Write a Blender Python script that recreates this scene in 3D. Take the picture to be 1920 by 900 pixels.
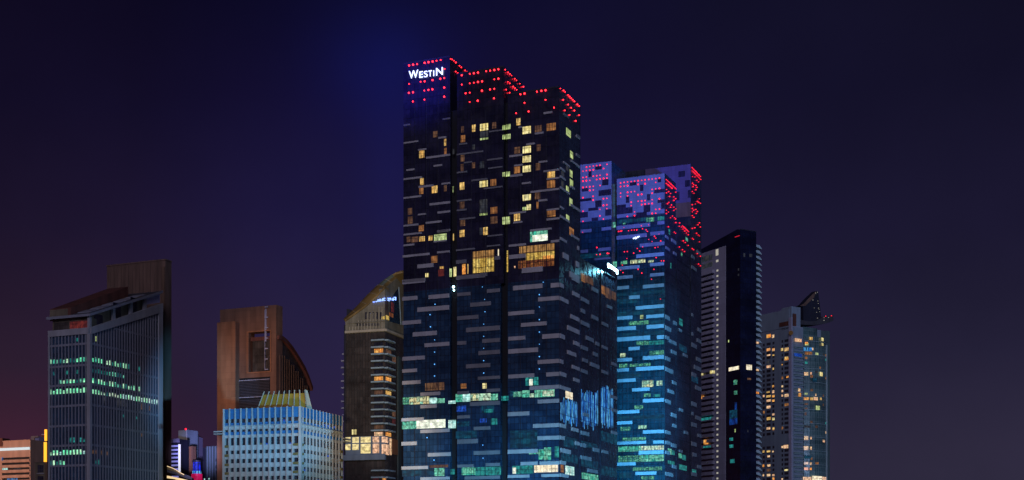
import bpy, math, random
from mathutils import Vector
random.seed(7)
for o in list(bpy.data.objects): bpy.data.objects.remove(o)
SC = bpy.context.scene
COL = SC.collection
F, HY, CH = 2500.0, 1050.0, 20.0        # focal length in photo pixels, horizon row, eye height (m)

def srgb(r, g, b):
    f = lambda c: (c/255/12.92) if c/255 <= .04045 else ((c/255+.055)/1.055)**2.4
    return (f(r), f(g), f(b), 1.0)

# ------------------------------------------------------------------ camera
cd = bpy.data.cameras.new('camera'); cam = bpy.data.objects.new('camera', cd); COL.objects.link(cam)
cam.location = (0, 0, CH); cam.rotation_euler = (math.radians(90), 0, 0)
cd.sensor_width = 36; cd.lens = 36*F/1920; cd.shift_y = (HY-450)/1920
cd.clip_start = .5; cd.clip_end = 20000
SC.camera = cam

# ------------------------------------------------------------------ night sky
w = bpy.data.worlds.new('World'); SC.world = w; w.use_nodes = True
nt = w.node_tree; nt.nodes.clear()
def N(t, **k):
    n = nt.nodes.new(t)
    for a, b in k.items(): setattr(n, a, b)
    return n
def M_(op, a, b=None, clamp=False):
    n = N('ShaderNodeMath', operation=op); n.use_clamp = clamp
    for i, v in enumerate((a, b)):
        if v is None: continue
        if isinstance(v, (int, float)): n.inputs[i].default_value = v
        else: nt.links.new(v, n.inputs[i])
    return n.outputs[0]
def ramp(fac, stops, tree=None):
    n = (tree or nt).nodes.new('ShaderNodeValToRGB')
    e = n.color_ramp.elements
    while len(e) > 1: e.remove(e[-1])
    e[0].position, e[0].color = stops[0]
    for p, c in stops[1:]:
        x = e.new(p); x.color = c
    (tree or nt).links.new(fac, n.inputs[0]); return n.outputs[0]
def mix(f, a, b, tree=None, kind='MIX'):
    t = tree or nt
    n = t.nodes.new('ShaderNodeMix'); n.data_type = 'RGBA'; n.blend_type = kind
    for i, v in ((0, f), (6, a), (7, b)):
        if isinstance(v, (int, float, tuple)): n.inputs[i].default_value = v
        else: t.links.new(v, n.inputs[i])
    return n.outputs[2]
tc = N('ShaderNodeTexCoord'); sx = N('ShaderNodeSeparateXYZ'); nt.links.new(tc.outputs['Generated'], sx.inputs[0])
X_, Y_, Z_ = sx.outputs
az = M_('DIVIDE', X_, M_('MAXIMUM', Y_, .25))
el = M_('MULTIPLY', Z_, 2.0, True)
L_ = ramp(el, [(0, srgb(72, 36, 52)), (.16, srgb(62, 32, 48)), (.27, srgb(43, 29, 45)), (.46, srgb(28, 20, 42)), (.62, srgb(19, 14, 38)), (.8, srgb(12, 8, 28)), (1, srgb(9, 6, 22))])
C_ = ramp(el, [(0, srgb(50, 40, 72)), (.16, srgb(45, 37, 70)), (.34, srgb(38, 33, 67)), (.5, srgb(27, 23, 60)), (.65, srgb(19, 15, 50)), (.8, srgb(12, 11, 42)), (1, srgb(8, 8, 28))])
R_ = ramp(el, [(0, srgb(50, 46, 66)), (.16, srgb(45, 41, 61)), (.3, srgb(35, 32, 54)), (.46, srgb(27, 24, 48)), (.65, srgb(20, 18, 41)), (.8, srgb(16, 15, 34)), (1, srgb(10, 10, 24))])
lf = ramp(M_('ADD', M_('MULTIPLY', az, 1.25), .5), [(0, (1, 1, 1, 1)), (.14, (.85,)*3+(1,)), (.3, (.1,)*3+(1,)), (.4, (0, 0, 0, 1))])
rf = ramp(M_('ADD', M_('MULTIPLY', az, 1.25), .5), [(.45, (0, 0, 0, 1)), (.7, (.8,)*3+(1,)), (.9, (1, 1, 1, 1))])
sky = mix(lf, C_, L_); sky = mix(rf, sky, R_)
def blob(a0, e0, ra, re, col, sky):       # blue glow around the hotel sign, painted into the sky colour
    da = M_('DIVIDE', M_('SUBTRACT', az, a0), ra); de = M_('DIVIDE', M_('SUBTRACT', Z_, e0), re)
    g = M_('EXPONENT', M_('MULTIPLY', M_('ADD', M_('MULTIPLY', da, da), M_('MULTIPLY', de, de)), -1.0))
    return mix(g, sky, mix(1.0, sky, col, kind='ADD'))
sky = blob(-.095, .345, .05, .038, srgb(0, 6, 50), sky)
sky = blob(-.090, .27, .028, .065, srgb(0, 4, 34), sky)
nz = N('ShaderNodeTexNoise'); nz.inputs['Scale'].default_value = 5; nz.inputs['Detail'].default_value = 4
nt.links.new(tc.outputs['Generated'], nz.inputs['Vector'])
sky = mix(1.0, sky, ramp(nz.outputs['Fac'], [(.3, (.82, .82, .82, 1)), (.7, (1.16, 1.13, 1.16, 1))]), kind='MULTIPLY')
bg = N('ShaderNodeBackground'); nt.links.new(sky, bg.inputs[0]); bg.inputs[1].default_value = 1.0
wo = N('ShaderNodeOutputWorld'); nt.links.new(bg.outputs[0], wo.inputs[0])

# ------------------------------------------------------------------ light: night glow of the city, floodlights and unseen added fills
def aim(o, tgt):
    o.rotation_euler = (Vector(tgt)-o.location).to_track_quat('-Z', 'Y').to_euler()
def sun(name, col, e, d, ang):
    l = bpy.data.lights.new(name, 'SUN'); l.color = col; l.energy = e; l.angle = math.radians(ang)
    o = bpy.data.objects.new(name, l); COL.objects.link(o); o.location = (0, -50, 300)
    o.rotation_euler = Vector(d).to_track_quat('-Z', 'Y').to_euler(); return o
def spot(name, loc, tgt, col, e, size, blend=.8, r=4):
    l = bpy.data.lights.new(name, 'SPOT'); l.color = col; l.energy = e; l.spot_size = math.radians(size); l.spot_blend = blend; l.shadow_soft_size = r
    o = bpy.data.objects.new(name, l); COL.objects.link(o); o.location = loc; aim(o, tgt); return o
sun('night_glow', (.82, .76, 1.0), .58, (.12, 1, -.35), 25)
for k_, z_ in enumerate((18, 48, 80, 112)):
    spot('cyan_floodlight', (100, 250, 15), (57, 545, z_), (.10, .55, 1.0), (5.0e6, 6.8e6, 7.6e6, 4.6e6)[k_], 9, 1.0)
spot('violet_floodlight', (100, 250, 40), (50, 548, 180), (.09, .15, 1.0), 4.4e6, 16)
spot('harbour_floodlight', (70, 90, 4), (14, 465, 22), (.12, .6, 1.0), 7.5e6, 20, 1.0)
spot('blue_floodlight', (150, 100, 10), (-92, 528, 80), (.10, .50, 1.0), 6.0e6, 7, .6)
spot('soft_fill', (150, 100, 10), (-92, 528, 50), (.42, .82, 1.0), 2.1e6, 12)  # unseen spot added to brighten both faces of the white block
spot('amber_fill', (-200, 300, 50), (-118, 640, 105), (1.0, .58, .38), 1.5e6, 13)  # unseen spot added to warm the brown tower
spot('left_fill', (-420, 520, 6), (-270, 700, 60), (1.0, .5, .3), 1.6e6, 24)  # unseen spot added to light the beige block at far left
spot('lilac_floodlight', (-85, 330, 38), (-175, 755, 84), (.5, .48, 1.0), 9.0e6, 4.6)
al = bpy.data.lights.new('right_side_fill', 'AREA'); al.shape = 'DISK'; al.size = 260; al.color = (.36, .56, 1.0); al.energy = 2.1e6  # unseen area light added to lift the right-facing walls
ao = bpy.data.objects.new('right_side_fill', al); COL.objects.link(ao); ao.location = (760, -60, 40); aim(ao, (0, 520, 60))
spot('sign_halo_fill', (-200, 200, 150), (-32, 475, 192), (.04, .05, 1.0), 5.5e6, 7, 1.0)  # unseen blue spot added, stands in for the sign's halo on the wall
spot('gold_fill', (-40, 330, 10), (-60, 620, 110), (1.0, .8, .52), .75e6, 22)  # unseen warm spot added to brighten the curved-roof tower

vs = SC.view_settings
vs.view_transform = 'Standard'; vs.look = 'None'; vs.gamma = 1; vs.exposure = 0; vs.use_curve_mapping = False

# ------------------------------------------------------------------ materials (UV = metres along the wall, metres up)
def newmat(name):
    m = bpy.data.materials.new(name); m.use_nodes = True
    return m, m.node_tree, m.node_tree.nodes['Principled BSDF']
def uvnode(t, sx_=1, sy_=1):
    a = t.nodes.new('ShaderNodeTexCoord'); b = t.nodes.new('ShaderNodeMapping')
    b.inputs['Scale'].default_value = (sx_, sy_, 1)
    t.links.new(a.outputs['UV'], b.inputs['Vector']); return b.outputs[0]
def noise(t, vec, scale, detail=3):
    n = t.nodes.new('ShaderNodeTexNoise'); n.inputs['Scale'].default_value = scale; n.inputs['Detail'].default_value = detail
    t.links.new(vec, n.inputs['Vector']); return n.outputs['Fac']
def brick(t, vec, w_, h_, mortar, c1, c2, cm, bias=0.0):
    n = t.nodes.new('ShaderNodeTexBrick'); n.offset = 0; n.squash = 1
    i = n.inputs; i['Scale'].default_value = 1; i['Brick Width'].default_value = w_; i['Row Height'].default_value = h_
    i['Mortar Size'].default_value = mortar; i['Mortar Smooth'].default_value = 0; i['Bias'].default_value = bias
    i['Color1'].default_value = c1; i['Color2'].default_value = c2; i['Mortar'].default_value = cm
    t.links.new(vec, i['Vector']); return n.outputs['Color']
def g4(v): return (v, v, v, 1)
MATS = {}
def plain(name, c, rough=.7, var=.25, nsc=(.35, .05), metal=0, joints=None):
    m, t, p = newmat(name)
    v = uvnode(t, nsc[0], nsc[1]); f = noise(t, v, 1.0, 5)
    col = mix(1.0, tuple(c)+(1,), ramp(f, [(.3, g4(1-var)), (.7, g4(1+var))], t), t, 'MULTIPLY')
    if joints:
        col = mix(1.0, col, brick(t, uvnode(t), joints[0], joints[1], .03, g4(1), g4(.86), g4(.55)), t, 'MULTIPLY')
    t.links.new(col, p.inputs['Base Color']); p.inputs['Roughness'].default_value = rough; p.inputs['Metallic'].default_value = metal
    MATS[name] = m; return m
def glass(name, c1, c2, frame, w_, h_, rough=.2, spec=.5):
    m, t, p = newmat(name)
    v = uvnode(t)
    col = brick(t, v, w_, h_, .07, tuple(c1)+(1,), tuple(c2)+(1,), tuple(frame)+(1,))
    f = noise(t, uvnode(t, .06, .12), 1, 3)
    col = mix(1.0, col, ramp(f, [(.3, g4(.6)), (.7, g4(1.5))], t), t, 'MULTIPLY')
    t.links.new(col, p.inputs['Base Color'])
    r = ramp(noise(t, uvnode(t, .4, .3), 1, 2), [(.3, g4(rough*.6)), (.7, g4(rough*1.6))], t)
    t.links.new(r, p.inputs['Roughness']); p.inputs['Specular IOR Level'].default_value = spec
    MATS[name] = m; return m
def lit(name, a, b, dark, st, w_=1.1, h_=2.4, fu=2.2, fv=.7, lo=.25, mort=.06):
    """room light behind a pane: panes differ, curtains and things inside break it up"""
    m, t, p = newmat(name)
    base = brick(t, uvnode(t), w_, h_, mort, srgb(*a), srgb(*b), srgb(*dark))
    f = noise(t, uvnode(t, fu, fv), 1, 3); f2 = noise(t, uvnode(t, .5, .6), 1, 2)
    col = mix(ramp(f, [(.36, g4(0)), (.56, g4(1))], t), mix(1.0, base, g4(lo), t, 'MULTIPLY'), base, t)
    col = mix(1.0, col, ramp(f2, [(.3, g4(.55)), (.7, g4(1.25))], t), t, 'MULTIPLY')
    f3 = noise(t, uvnode(t, 1.9, 2.3), 1.7, 1)      # lamps and bright things inside
    col = mix(1.0, col, ramp(f3, [(.60, g4(1)), (.68, g4(1.7))], t), t, 'MULTIPLY')
    t.links.new(col, p.inputs['Emission Color']); p.inputs['Emission Strength'].default_value = st
    p.inputs['Base Color'].default_value = (.02, .02, .025, 1); p.inputs['Roughness'].default_value = .15
    MATS[name] = m; return m
def glow(name, c, st):
    m, t, p = newmat(name)
    p.inputs['Base Color'].default_value = tuple(c)+(1,); p.inputs['Emission Color'].default_value = tuple(c)+(1,)
    p.inputs['Emission Strength'].default_value = st; MATS[name] = m; return m
G = lambda n: MATS[n]
glass('navy_glass', (.018, .018, .042), (.026, .024, .055), (.012, .012, .02), 1.5, 3.3, .22)
glass('blue_glass', (.012, .034, .075), (.024, .06, .12), (.01, .016, .03), 1.5, 2.1, .2)
glass('side_glass', (.022, .03, .05), (.035, .042, .07), (.015, .018, .03), 1.5, 2.1, .25)
glass('teal_glass', (.008, .03, .05), (.014, .055, .085), (.006, .012, .02), 1.5, 2.1, .2)
glass('black_glass', (.005, .008, .030), (.007, .011, .04), (.005, .006, .01), 1.8, 3.1, .18)
glass('green_glass', (.04, .10, .11), (.08, .16, .17), (.22, .30, .31), 1.6, 3.0, .25)
glass('dark_pane', (.015, .018, .03), (.03, .035, .055), (.05, .05, .06), 1.1, 1.8, .15)
glass('bronze_glass', (.045, .04, .036), (.075, .062, .055), (.03, .025, .022), 1.4, 3.3, .3)
plain('black_joint', (.006, .007, .012), .8)
plain('pale_panel', (.46, .44, .47), .6, .12, joints=(3.0, 9.0))
plain('dim_panel', (.22, .22, .25), .6, .12, joints=(3.0, 9.0))
plain('shaded_panel', (.11, .08, .20), .6, .12, joints=(1.7, 2.1))  # rear block gets less violet light, put in as a darker colour
plain('violet_panel', (.19, .23, .34), .55, .12, joints=(1.7, 2.1))
plain('blue_panel', (.26, .46, .58), .5, .12, joints=(3.0, 9.0))
plain('steel_panel', (.26, .31, .36), .5, .15, joints=(3.0, 9.0))
plain('grey_concrete', (.30, .30, .34), .75, .18)
plain('fin_metal', (.22, .23, .29), .5, .15)
plain('white_stone', (.52, .53, .52), .7, .14)
plain('blue_lit_tile', (.03, .20, .48), .5, .3, (.5, .15), joints=(2.4, 1.1))  # blue of the floodlit top floor, put into the base colour
plain('ochre_metal', (.46, .27, .03), .5, .25, (.8, .1))
plain('cream_rib', (.52, .46, .34), .6, .15)
plain('olive_slab', (.24, .18, .06), .7, .2)
plain('brown_stone', (.13, .075, .05), .8, .3, joints=(1.6, 3.2))
plain('dark_brown_stone', (.15, .09, .07), .8, .3, joints=(1.4, 40))
plain('rust_roof', (.11, .038, .028), .7, .35)
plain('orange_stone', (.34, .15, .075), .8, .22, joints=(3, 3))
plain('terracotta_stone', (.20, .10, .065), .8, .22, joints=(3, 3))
plain('dark_roof', (.05, .05, .065), .6, .3)
plain('tan_wall', (.16, .13, .09), .7, .3, joints=(2.0, 1.6))
plain('louvre_metal', (.05, .05, .075), .5, .2)
plain('gold_roof', (.36, .24, .08), .45, .45, (.15, .1), .3)
plain('gold_highlight', (.22, .27, .20), .25, .3, (.3, .3), .2)  # paler strip of the curved roof, its glassy highlight painted in
plain('stone_gable', (.26, .24, .17), .7, .3, joints=(1.3, 1.7))
plain('navy_wall', (.014, .016, .035), .6, .3)
plain('lilac_wall', (.38, .39, .54), .7, .12, joints=(30, 3.1))
plain('blue_grey_wall', (.21, .28, .37), .7, .15)
plain('teal_wall', (.07, .11, .12), .6, .25)
plain('beige_wall', (.5, .33, .25), .8, .15)
plain('white_rail', (.38, .52, .58), .4, .2)
plain('asphalt', (.04, .04, .045), .9, .2)
plain('cooling_grey', (.10, .16, .20), .6, .15)
plain('lavender_wall', (.36, .34, .55), .6, .1)
lit('warm', (236, 178, 92), (255, 214, 128), (60, 38, 18), .95, 1.4, 3, 3.0, .35, .3)
lit('yellow', (250, 226, 140), (255, 244, 180), (90, 80, 40), 1.05, 1.6, 3, 2.4, .5, .42)
lit('amber', (150, 96, 56), (190, 128, 70), (40, 25, 18), .8, 1.2, 3, 3.2, .3, .3)
lit('dim', (96, 66, 52), (124, 88, 60), (28, 20, 20), .8, 1.2, 3, 3.2, .3, .3)
lit('faint', (40, 46, 58), (66, 66, 66), (16, 18, 26), .9, 1.2, 3, 3, .4, .3)
lit('cool', (190, 214, 130), (214, 232, 160), (60, 66, 50), .9, 1.6, 3, 2.4, .5, .4)
lit('greenwhite', (180, 236, 200), (236, 246, 214), (20, 90, 84), 1.0, 1.5, 1.6, 1.1, .8, .25)
lit('mixed', (255, 236, 170), (150, 220, 190), (20, 80, 76), 1.0, 1.3, 1.5, 1.6, 1.0, .2)
lit('green', (60, 190, 160), (140, 226, 190), (6, 60, 64), .95, 1.4, 1.8, 1.3, 1.0, .3)
lit('teal', (24, 120, 124), (50, 164, 156), (6, 46, 60), .9, 1.4, 1.9, 1.2, .8, .4)
lit('darkteal', (4, 46, 74), (10, 74, 96), (3, 24, 46), .9, 1.5, 2.0, .5, .8, .45)
lit('tealspots', (120, 216, 160), (30, 110, 110), (6, 50, 64), 1.0, 1.0, .9, 2.4, 2.4, .06)
lit('white', (238, 246, 224), (255, 255, 236), (150, 180, 160), 1.15, 1.3, 1.3, .8, .8, .7, .04)
lit('creamwhite', (255, 244, 214), (255, 236, 196), (150, 120, 90), 1.15, 1.4, 3.2, .8, .4, .7)
lit('cyanwhite', (170, 234, 226), (220, 250, 240), (50, 140, 140), 1.1, 1.3, 1.8, .8, .8, .5)
lit('diningyellow', (222, 178, 76), (246, 214, 118), (70, 50, 22), .95, 1.35, 3.6, 1.6, 1.2, .42, .09)
lit('diningtan', (170, 122, 66), (190, 142, 84), (50, 34, 24), .9, 1.35, 3.6, 1.0, .6, .6, .09)
lit('diningred', (92, 40, 26), (150, 92, 46), (30, 16, 14), .9, 1.35, 3.6, 1.6, 1.6, .35, .09)
lit('bluelight', (30, 120, 220), (110, 205, 250), (8, 46, 110), 1.1, .6, 7, 1.5, .28, .1, .1)
lit('bluefall', (8, 66, 180), (40, 140, 240), (4, 26, 90), 1.0, .6, 5, 1.5, .35, .15, .08)
lit('bluedim', (6, 40, 120), (14, 80, 170), (4, 20, 60), .9, .6, 5, 1.5, .35, .2, .08)
lit('blueroom', (24, 70, 190), (40, 100, 220), (6, 20, 70), .8, 1.2, 2, 1.5, 1.5, .2)
lit('officegreen', (90, 230, 170), (200, 250, 204), (10, 70, 66), 1.3, 5, 5, 1.4, .6, .45, .0)
lit('officeteal', (14, 96, 104), (30, 140, 130), (6, 40, 50), .8, 5, 5, 1.4, .6, .35, .0)
lit('orangeroom', (255, 150, 60), (255, 190, 100), (80, 36, 16), 1.0, 1.6, 3, 1.6, 1.2, .4)
lit('peach', (255, 190, 150), (250, 214, 160), (80, 60, 50), 1.0, 1.2, 3, 1.2, 1.0, .5)
lit('lobby', (236, 214, 140), (255, 232, 170), (80, 60, 40), 1.0, 8, 8, .5, .6, .7, .0)
lit('lobbypeach', (255, 190, 150), (255, 214, 176), (90, 60, 50), .95, 8, 8, 1.2, .9, .35, .0)
lit('redroom', (110, 40, 34), (70, 26, 30), (20, 10, 14), .8, 2, 3, 1.4, .8, .5)
glow('red_led', (1.0, .012, .03), 2.4)
glow('strong_red_led', (1.0, .016, .025), 8.0)
glow('faint_red', (.9, .02, .05), .55)
glow('blue_led', (.12, .45, 1.0), 1.6)
glow('sign_white', (.62, .74, 1.0), 2.2)
glow('sign_cyan', (.55, .92, 1.0), 9.0)
glow('sign_blue', (.25, .40, 1.0), 2.2)
glow('amber_strip', (1.0, .42, .03), 1.6)
glow('white_strip', (.85, .85, 1.0), .8)
glow('lilac_strip', (.32, .32, .85), .5)
glow('gold_strip', (1.0, .72, .35), .8)
glow('deep_blue', (.01, .03, 1.0), .7)
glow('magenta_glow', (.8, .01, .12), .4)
glow('pink_cyan', (.55, .8, .9), .55)
glow('small_white', (.8, .76, .6), .42)
glow('cornice_glow', (.25, .23, .15), .22)

# ------------------------------------------------------------------ mesh helpers
class MB:
    def __init__(s): s.v = []; s.f = []; s.uv = []; s.mi = []; s.mats = []
    def face(s, pts, uvs, mat):
        n = len(s.v); s.v += [tuple(p) for p in pts]; s.f.append(tuple(range(n, n+len(pts)))); s.uv += list(uvs)
        if mat not in s.mats: s.mats.append(mat)
        s.mi.append(s.mats.index(mat))
    def build(s, name, parent=None):
        me = bpy.data.meshes.new(name); me.from_pydata(s.v, [], s.f)
        for m in s.mats: me.materials.append(MATS[m])
        me.polygons.foreach_set('material_index', s.mi)
        ul = me.uv_layers.new(name='UVMap'); ul.data.foreach_set('uv', [c for p in s.uv for c in p]); me.update()
        o = bpy.data.objects.new(name, me); COL.objects.link(o)
        if parent: o.parent = parent
        return o
def unit(d): L = math.hypot(*d); return (d[0]/L, d[1]/L)
def gp(px, D): return ((px-960)/F*D, D)
class Wall:
    def __init__(s, p, d):
        s.p = p; s.d = unit(d); n = (s.d[1], -s.d[0])
        if n[0]*p[0]+n[1]*p[1] > 0: n = (-n[0], -n[1])
        s.n = n
    def U(s, px):
        k = (px-960)/F; return (k*s.p[1]-s.p[0])/(s.d[0]-k*s.d[1])
    def Yd(s, u): return s.p[1]+u*s.d[1]
    def Z(s, px, py): return CH+(HY-py)/F*s.Yd(s.U(px))
    def P(s, u, z, o=0): return (s.p[0]+u*s.d[0]+o*s.n[0], s.p[1]+u*s.d[1]+o*s.n[1], z)
    def off(s, o): return Wall((s.p[0]+o*s.n[0], s.p[1]+o*s.n[1]), s.d)
    def at(s, u): return s.P(u, 0)[:2]
def prism(mb, wall, poly, o0, o1, mat, cap=None):
    """poly in (u, z) on the wall, from offset o0 (back) to o1 (front)"""
    a = sum(poly[i][0]*poly[(i+1) % len(poly)][1]-poly[(i+1) % len(poly)][0]*poly[i][1] for i in range(len(poly)))
    if a < 0: poly = poly[::-1]
    fl = (wall.d[0]*wall.n[1]-wall.d[1]*wall.n[0]) > 0     # handedness
    Fr = [wall.P(u, z, o1) for u, z in poly]; Bk = [wall.P(u, z, o0) for u, z in poly]
    f = lambda pts, uv: mb.face(pts[::-1] if fl else pts, uv[::-1] if fl else uv, mat)
    f(Fr, list(poly)); f(Bk[::-1], list(poly)[::-1])
    n = len(poly)
    for i in range(n):
        j = (i+1) % n
        e = math.hypot(poly[j][0]-poly[i][0], poly[j][1]-poly[i][1])
        horiz = abs(poly[j][1]-poly[i][1]) < abs(poly[j][0]-poly[i][0])
        if horiz: uv = [(poly[i][0], poly[i][1]+o1), (poly[i][0], poly[i][1]+o0), (poly[j][0], poly[j][1]+o0), (poly[j][0], poly[j][1]+o1)]
        else: uv = [(o1, poly[i][1]), (o0, poly[i][1]), (o0, poly[j][1]), (o1, poly[j][1])]
        pts = [Fr[i], Bk[i], Bk[j], Fr[j]]
        f(pts, uv)
def bx(mb, wall, u0, u1, z0, z1, o0, o1, mat):
    if u0 > u1: u0, u1 = u1, u0
    if z0 > z1: z0, z1 = z1, z0
    prism(mb, wall, [(u0, z0), (u1, z0), (u1, z1), (u0, z1)], o0, o1, mat)
def block(mb, wallA, uA0, uA1, depth, z0, z1, mat):       # a storey block behind wallA
    bx(mb, wallA, uA0, uA1, z0, z1, -depth, 0, mat)
def one(parent, name, wall, u0, u1, z0, z1, o0, o1, mat):
    mb = MB(); bx(mb, wall, u0, u1, z0, z1, o0, o1, mat); return mb.build(name, parent)
def oneprism(parent, name, wall, poly, o0, o1, mat):
    mb = MB(); prism(mb, wall, poly, o0, o1, mat); return mb.build(name, parent)
def many(parent, name, items):
    """items: (wall,u0,u1,z0,z1,o0,o1,mat); the 100 largest become parts, the rest one part of kind stuff"""
    items = sorted(items, key=lambda i: -abs(i[1]-i[2])*abs(i[3]-i[4]))
    for it in items[:100]:
        one(parent, name, *it)
    if items[100:]:
        mb = MB()
        for it in items[100:]: bx(mb, *it)
        o = mb.build(name, parent); o['kind'] = 'stuff'
def thing(name, label, cat, loc, group=None):
    o = bpy.data.objects.new(name, None); COL.objects.link(o); o.location = (0, 0, 0)
    o['label'] = label; o['category'] = cat
    if group: o['group'] = group
    o['_base'] = loc
    return o
CR = {}
def crop(k, ox, oy, s): CR[k] = (ox, oy, s)
crop('w', 740, 90, 4.286); crop('c', 740, 200, 2.646); crop('d', 740, 520, 2.367); crop('e', 740, 690, 4.286)
crop('g', 940, 690, 4.286); crop('s', 750, 420, 8.18); crop('t', 900, 420, 8.18); crop('h', 1080, 460, 6.428)
crop('k', 1060, 580, 2.814); crop('m', 1150, 310, 6.0); crop('n', 1070, 290, 6.0); crop('q', 1240, 300, 4.09)
crop('i', 1300, 420, 3.75); crop('j', 1300, 640, 3.46); crop('b', 0, 450, 2.0); crop('B', 80, 470, 4.736)
crop('D', 300, 540, 2.5); crop('E', 410, 720, 5.0); crop('f', 600, 480, 2.143); crop('F', 630, 500, 7.5)
crop('L', 630, 780, 7.5); crop('a', 0, 780, 7.5); crop('o', 300, 780, 7.5); crop('J', 1420, 530, 6.92)
def px(k, x, y): ox, oy, s = CR[k]; return (ox+x/s, oy+y/s)
def barlist(k, wall, mat, lst, o1=.35, thick=.35):
    out = []
    for x0, y0, x1, h in lst:
        a = px(k, x0, y0); b = px(k, x1, y0); s = CR[k][2]
        u0, u1 = wall.U(a[0]), wall.U(b[0]); z1 = wall.Z(*a); z0 = wall.Z(a[0], a[1]+h/s)
        out.append((wall, u0, u1, z0, z1, -.02, o1, mat))
    return out
def winlist(k, wall, lst, o1=.06, dmat=None):
    out = []
    for q in lst:
        x0, y0, x1, y1 = q[:4]; m = q[4] if len(q) > 4 else dmat
        a = px(k, x0, y0); b = px(k, x1, y1); c = (a[0]+b[0])/2
        out.append((wall, wall.U(a[0]), wall.U(b[0]), wall.Z(c, b[1]), wall.Z(c, a[1]), -.05, o1, m))
    return out
def ball(mb, c, r, mat, seg=8, rings=5):
    P = []
    for i in range(rings+1):
        th = math.pi*i/rings
        P.append([(c[0]+r*math.sin(th)*math.cos(2*math.pi*j/seg), c[1]+r*math.sin(th)*math.sin(2*math.pi*j/seg), c[2]+r*math.cos(th)) for j in range(seg)])
    for i in range(rings):
        for j in range(seg):
            k = (j+1) % seg
            if i == 0: pts = [P[0][0], P[1][j], P[1][k]]
            elif i == rings-1: pts = [P[i][j], P[rings][0], P[i][k]]
            else: pts = [P[i][j], P[i+1][j], P[i+1][k], P[i][k]]
            mb.face(pts, [(0, 0)]*len(pts), mat)
def leds(parent, specs, name='red_light', mat='red_led', r=.26):
    """specs: (crop, wall, [(x,y)...])"""
    pts = []
    for k, wall, lst in specs:
        for x, y in lst:
            a = px(k, x, y); u = wall.U(a[0]); pts.append((wall.P(u, wall.Z(*a), .2), r*random.uniform(.7, 1.2)*(.78 if wall.d[0]*wall.d[1] > 0 else 1)))
    for p, rr in pts[:100]:
        mb = MB(); ball(mb, p, rr, mat); mb.build(name, parent)
    if pts[100:]:
        mb = MB()
        for p, rr in pts[100:]: ball(mb, p, rr, mat)
        mb.build(name, parent)['kind'] = 'stuff'
def line(x0, y0, x1, y1, n): return [(x0+(x1-x0)*i/(n-1), y0+(y1-y0)*i/(n-1)) for i in range(n)]

# ------------------------------------------------------------------ ground
mb = MB(); mb.face([(-6000, -500, 0), (6000, -500, 0), (6000, 12000, 0), (-6000, 12000, 0)], [(-6000, -500), (6000, -500), (6000, 12000), (-6000, 12000)], 'asphalt')
o = mb.build('ground'); o['kind'] = 'structure'

LD, RD = (-2.336, 1), (.428, 1)

# ================================================================== tall hotel tower
T = thing('hotel_tower', 'tallest dark glass tower, stepped in three blocks, red lamps on roof edges, warm windows', 'skyscraper', gp(1047, 455))
C1 = gp(1048.5, 455); FW = Wall(C1, LD); RW = Wall(C1, RD)
def sub(wall, pxx): u = wall.U(pxx); return Wall(wall.at(u), RD)
RW1, RW2 = sub(FW, 843), sub(FW, 945)
z1 = FW.Z(843, 107); z2 = FW.Z(945, 126); z3 = FW.Z(1047, 164)
def zatp(wall, a, b): return wall.Z(a, b)
uj1, uj2, uj3, uj4 = FW.U(848), FW.U(857), FW.U(938), FW.U(952)
uL = FW.U(756.5)
dep = 20.9
UP = FW.Z(900, 535)      # office floors below, hotel floors above
for (a, b, zt, dd) in ((FW.U(843.5), uL, z1, 16.6), (FW.U(944), uj2, z2, 16.9), (0, uj4, z3, dep)):
    lo = b if b == uL else b
    one(T, 'wall', FW, a, lo, UP, zt, -dd, 0, 'navy_glass')
    one(T, 'wall', FW, a if zt != z2 else uj3, lo, 0, UP-.003, -dd, 0, 'blue_glass')
one(T, 'recessed_wall', FW, 1.0, uL-1.0, 0, z3-2, -14, -1.8, 'black_joint')
zA = RW.Z(1087, 482)
ua, ub, uc, ud = RW.U(1087)+.6, RW.U(1124), RW.U(1127), RW.U(1157)
annex = [(ua, ub), (uc, ud)]
for a, b in annex: one(T, 'podium_wall', RW, a, b, 0, zA, -30, 0, 'side_glass')
one(T, 'podium_core', RW, 21.2, ud-1, 0, zA-1, -29, -1.4, 'black_joint')
# faces of the right side get their own glazing colour
one(T, 'side_wall', RW, .02, RW.U(1086.5), 0, z3-.6, 0, .03, 'side_glass')
# parapets
for (a, b, zt) in ((FW.U(843.5), uL, z1), (FW.U(944), uj2, z2), (0, uj4, z3)):
    one(T, 'parapet', FW, a, b, zt, zt+.5, -1.2, .12, 'navy_wall')

hb = []
hb += barlist('c', FW, 'pale_panel', [(46,178,118,8),(118,212,158,8),(218,152,256,9),(158,250,276,10),(60,312,100,9),(195,291,236,9),(46,357,135,9),(120,395,193,10),(234,380,276,9),(46,450,133,9),(175,481,276,11),(214,522,276,10),(156,573,234,10),(214,614,274,11),(46,588,118,9),(46,632,135,9),(46,685,98,9),(117,533,156,8),
  (570,243,634,10),(654,184,696,9),(615,100,632,8),(697,130,738,10),(716,272,758,9),(594,290,636,8),(575,340,634,11),(632,378,676,9),(740,318,817,9),(755,357,817,8),(675,420,817,10),(714,463,758,10),(570,527,652,9),(755,510,817,8),(590,572,634,9),(755,556,817,10),(673,611,778,10),(568,686,652,11),(776,664,817,12),(740,29,782,10)])
hb += barlist('c', FW, 'dim_panel', [(240,60,276,8),(46,90,78,8),(310,235,440,8),(322,184,360,8),(310,325,360,8),(345,276,385,7),(382,364,460,8),(310,466,382,8),(310,512,358,8),(323,556,400,8),(460,262,535,8),(465,304,535,7),(443,404,535,8),(470,122,535,7),(462,640,535,7)])
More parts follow.
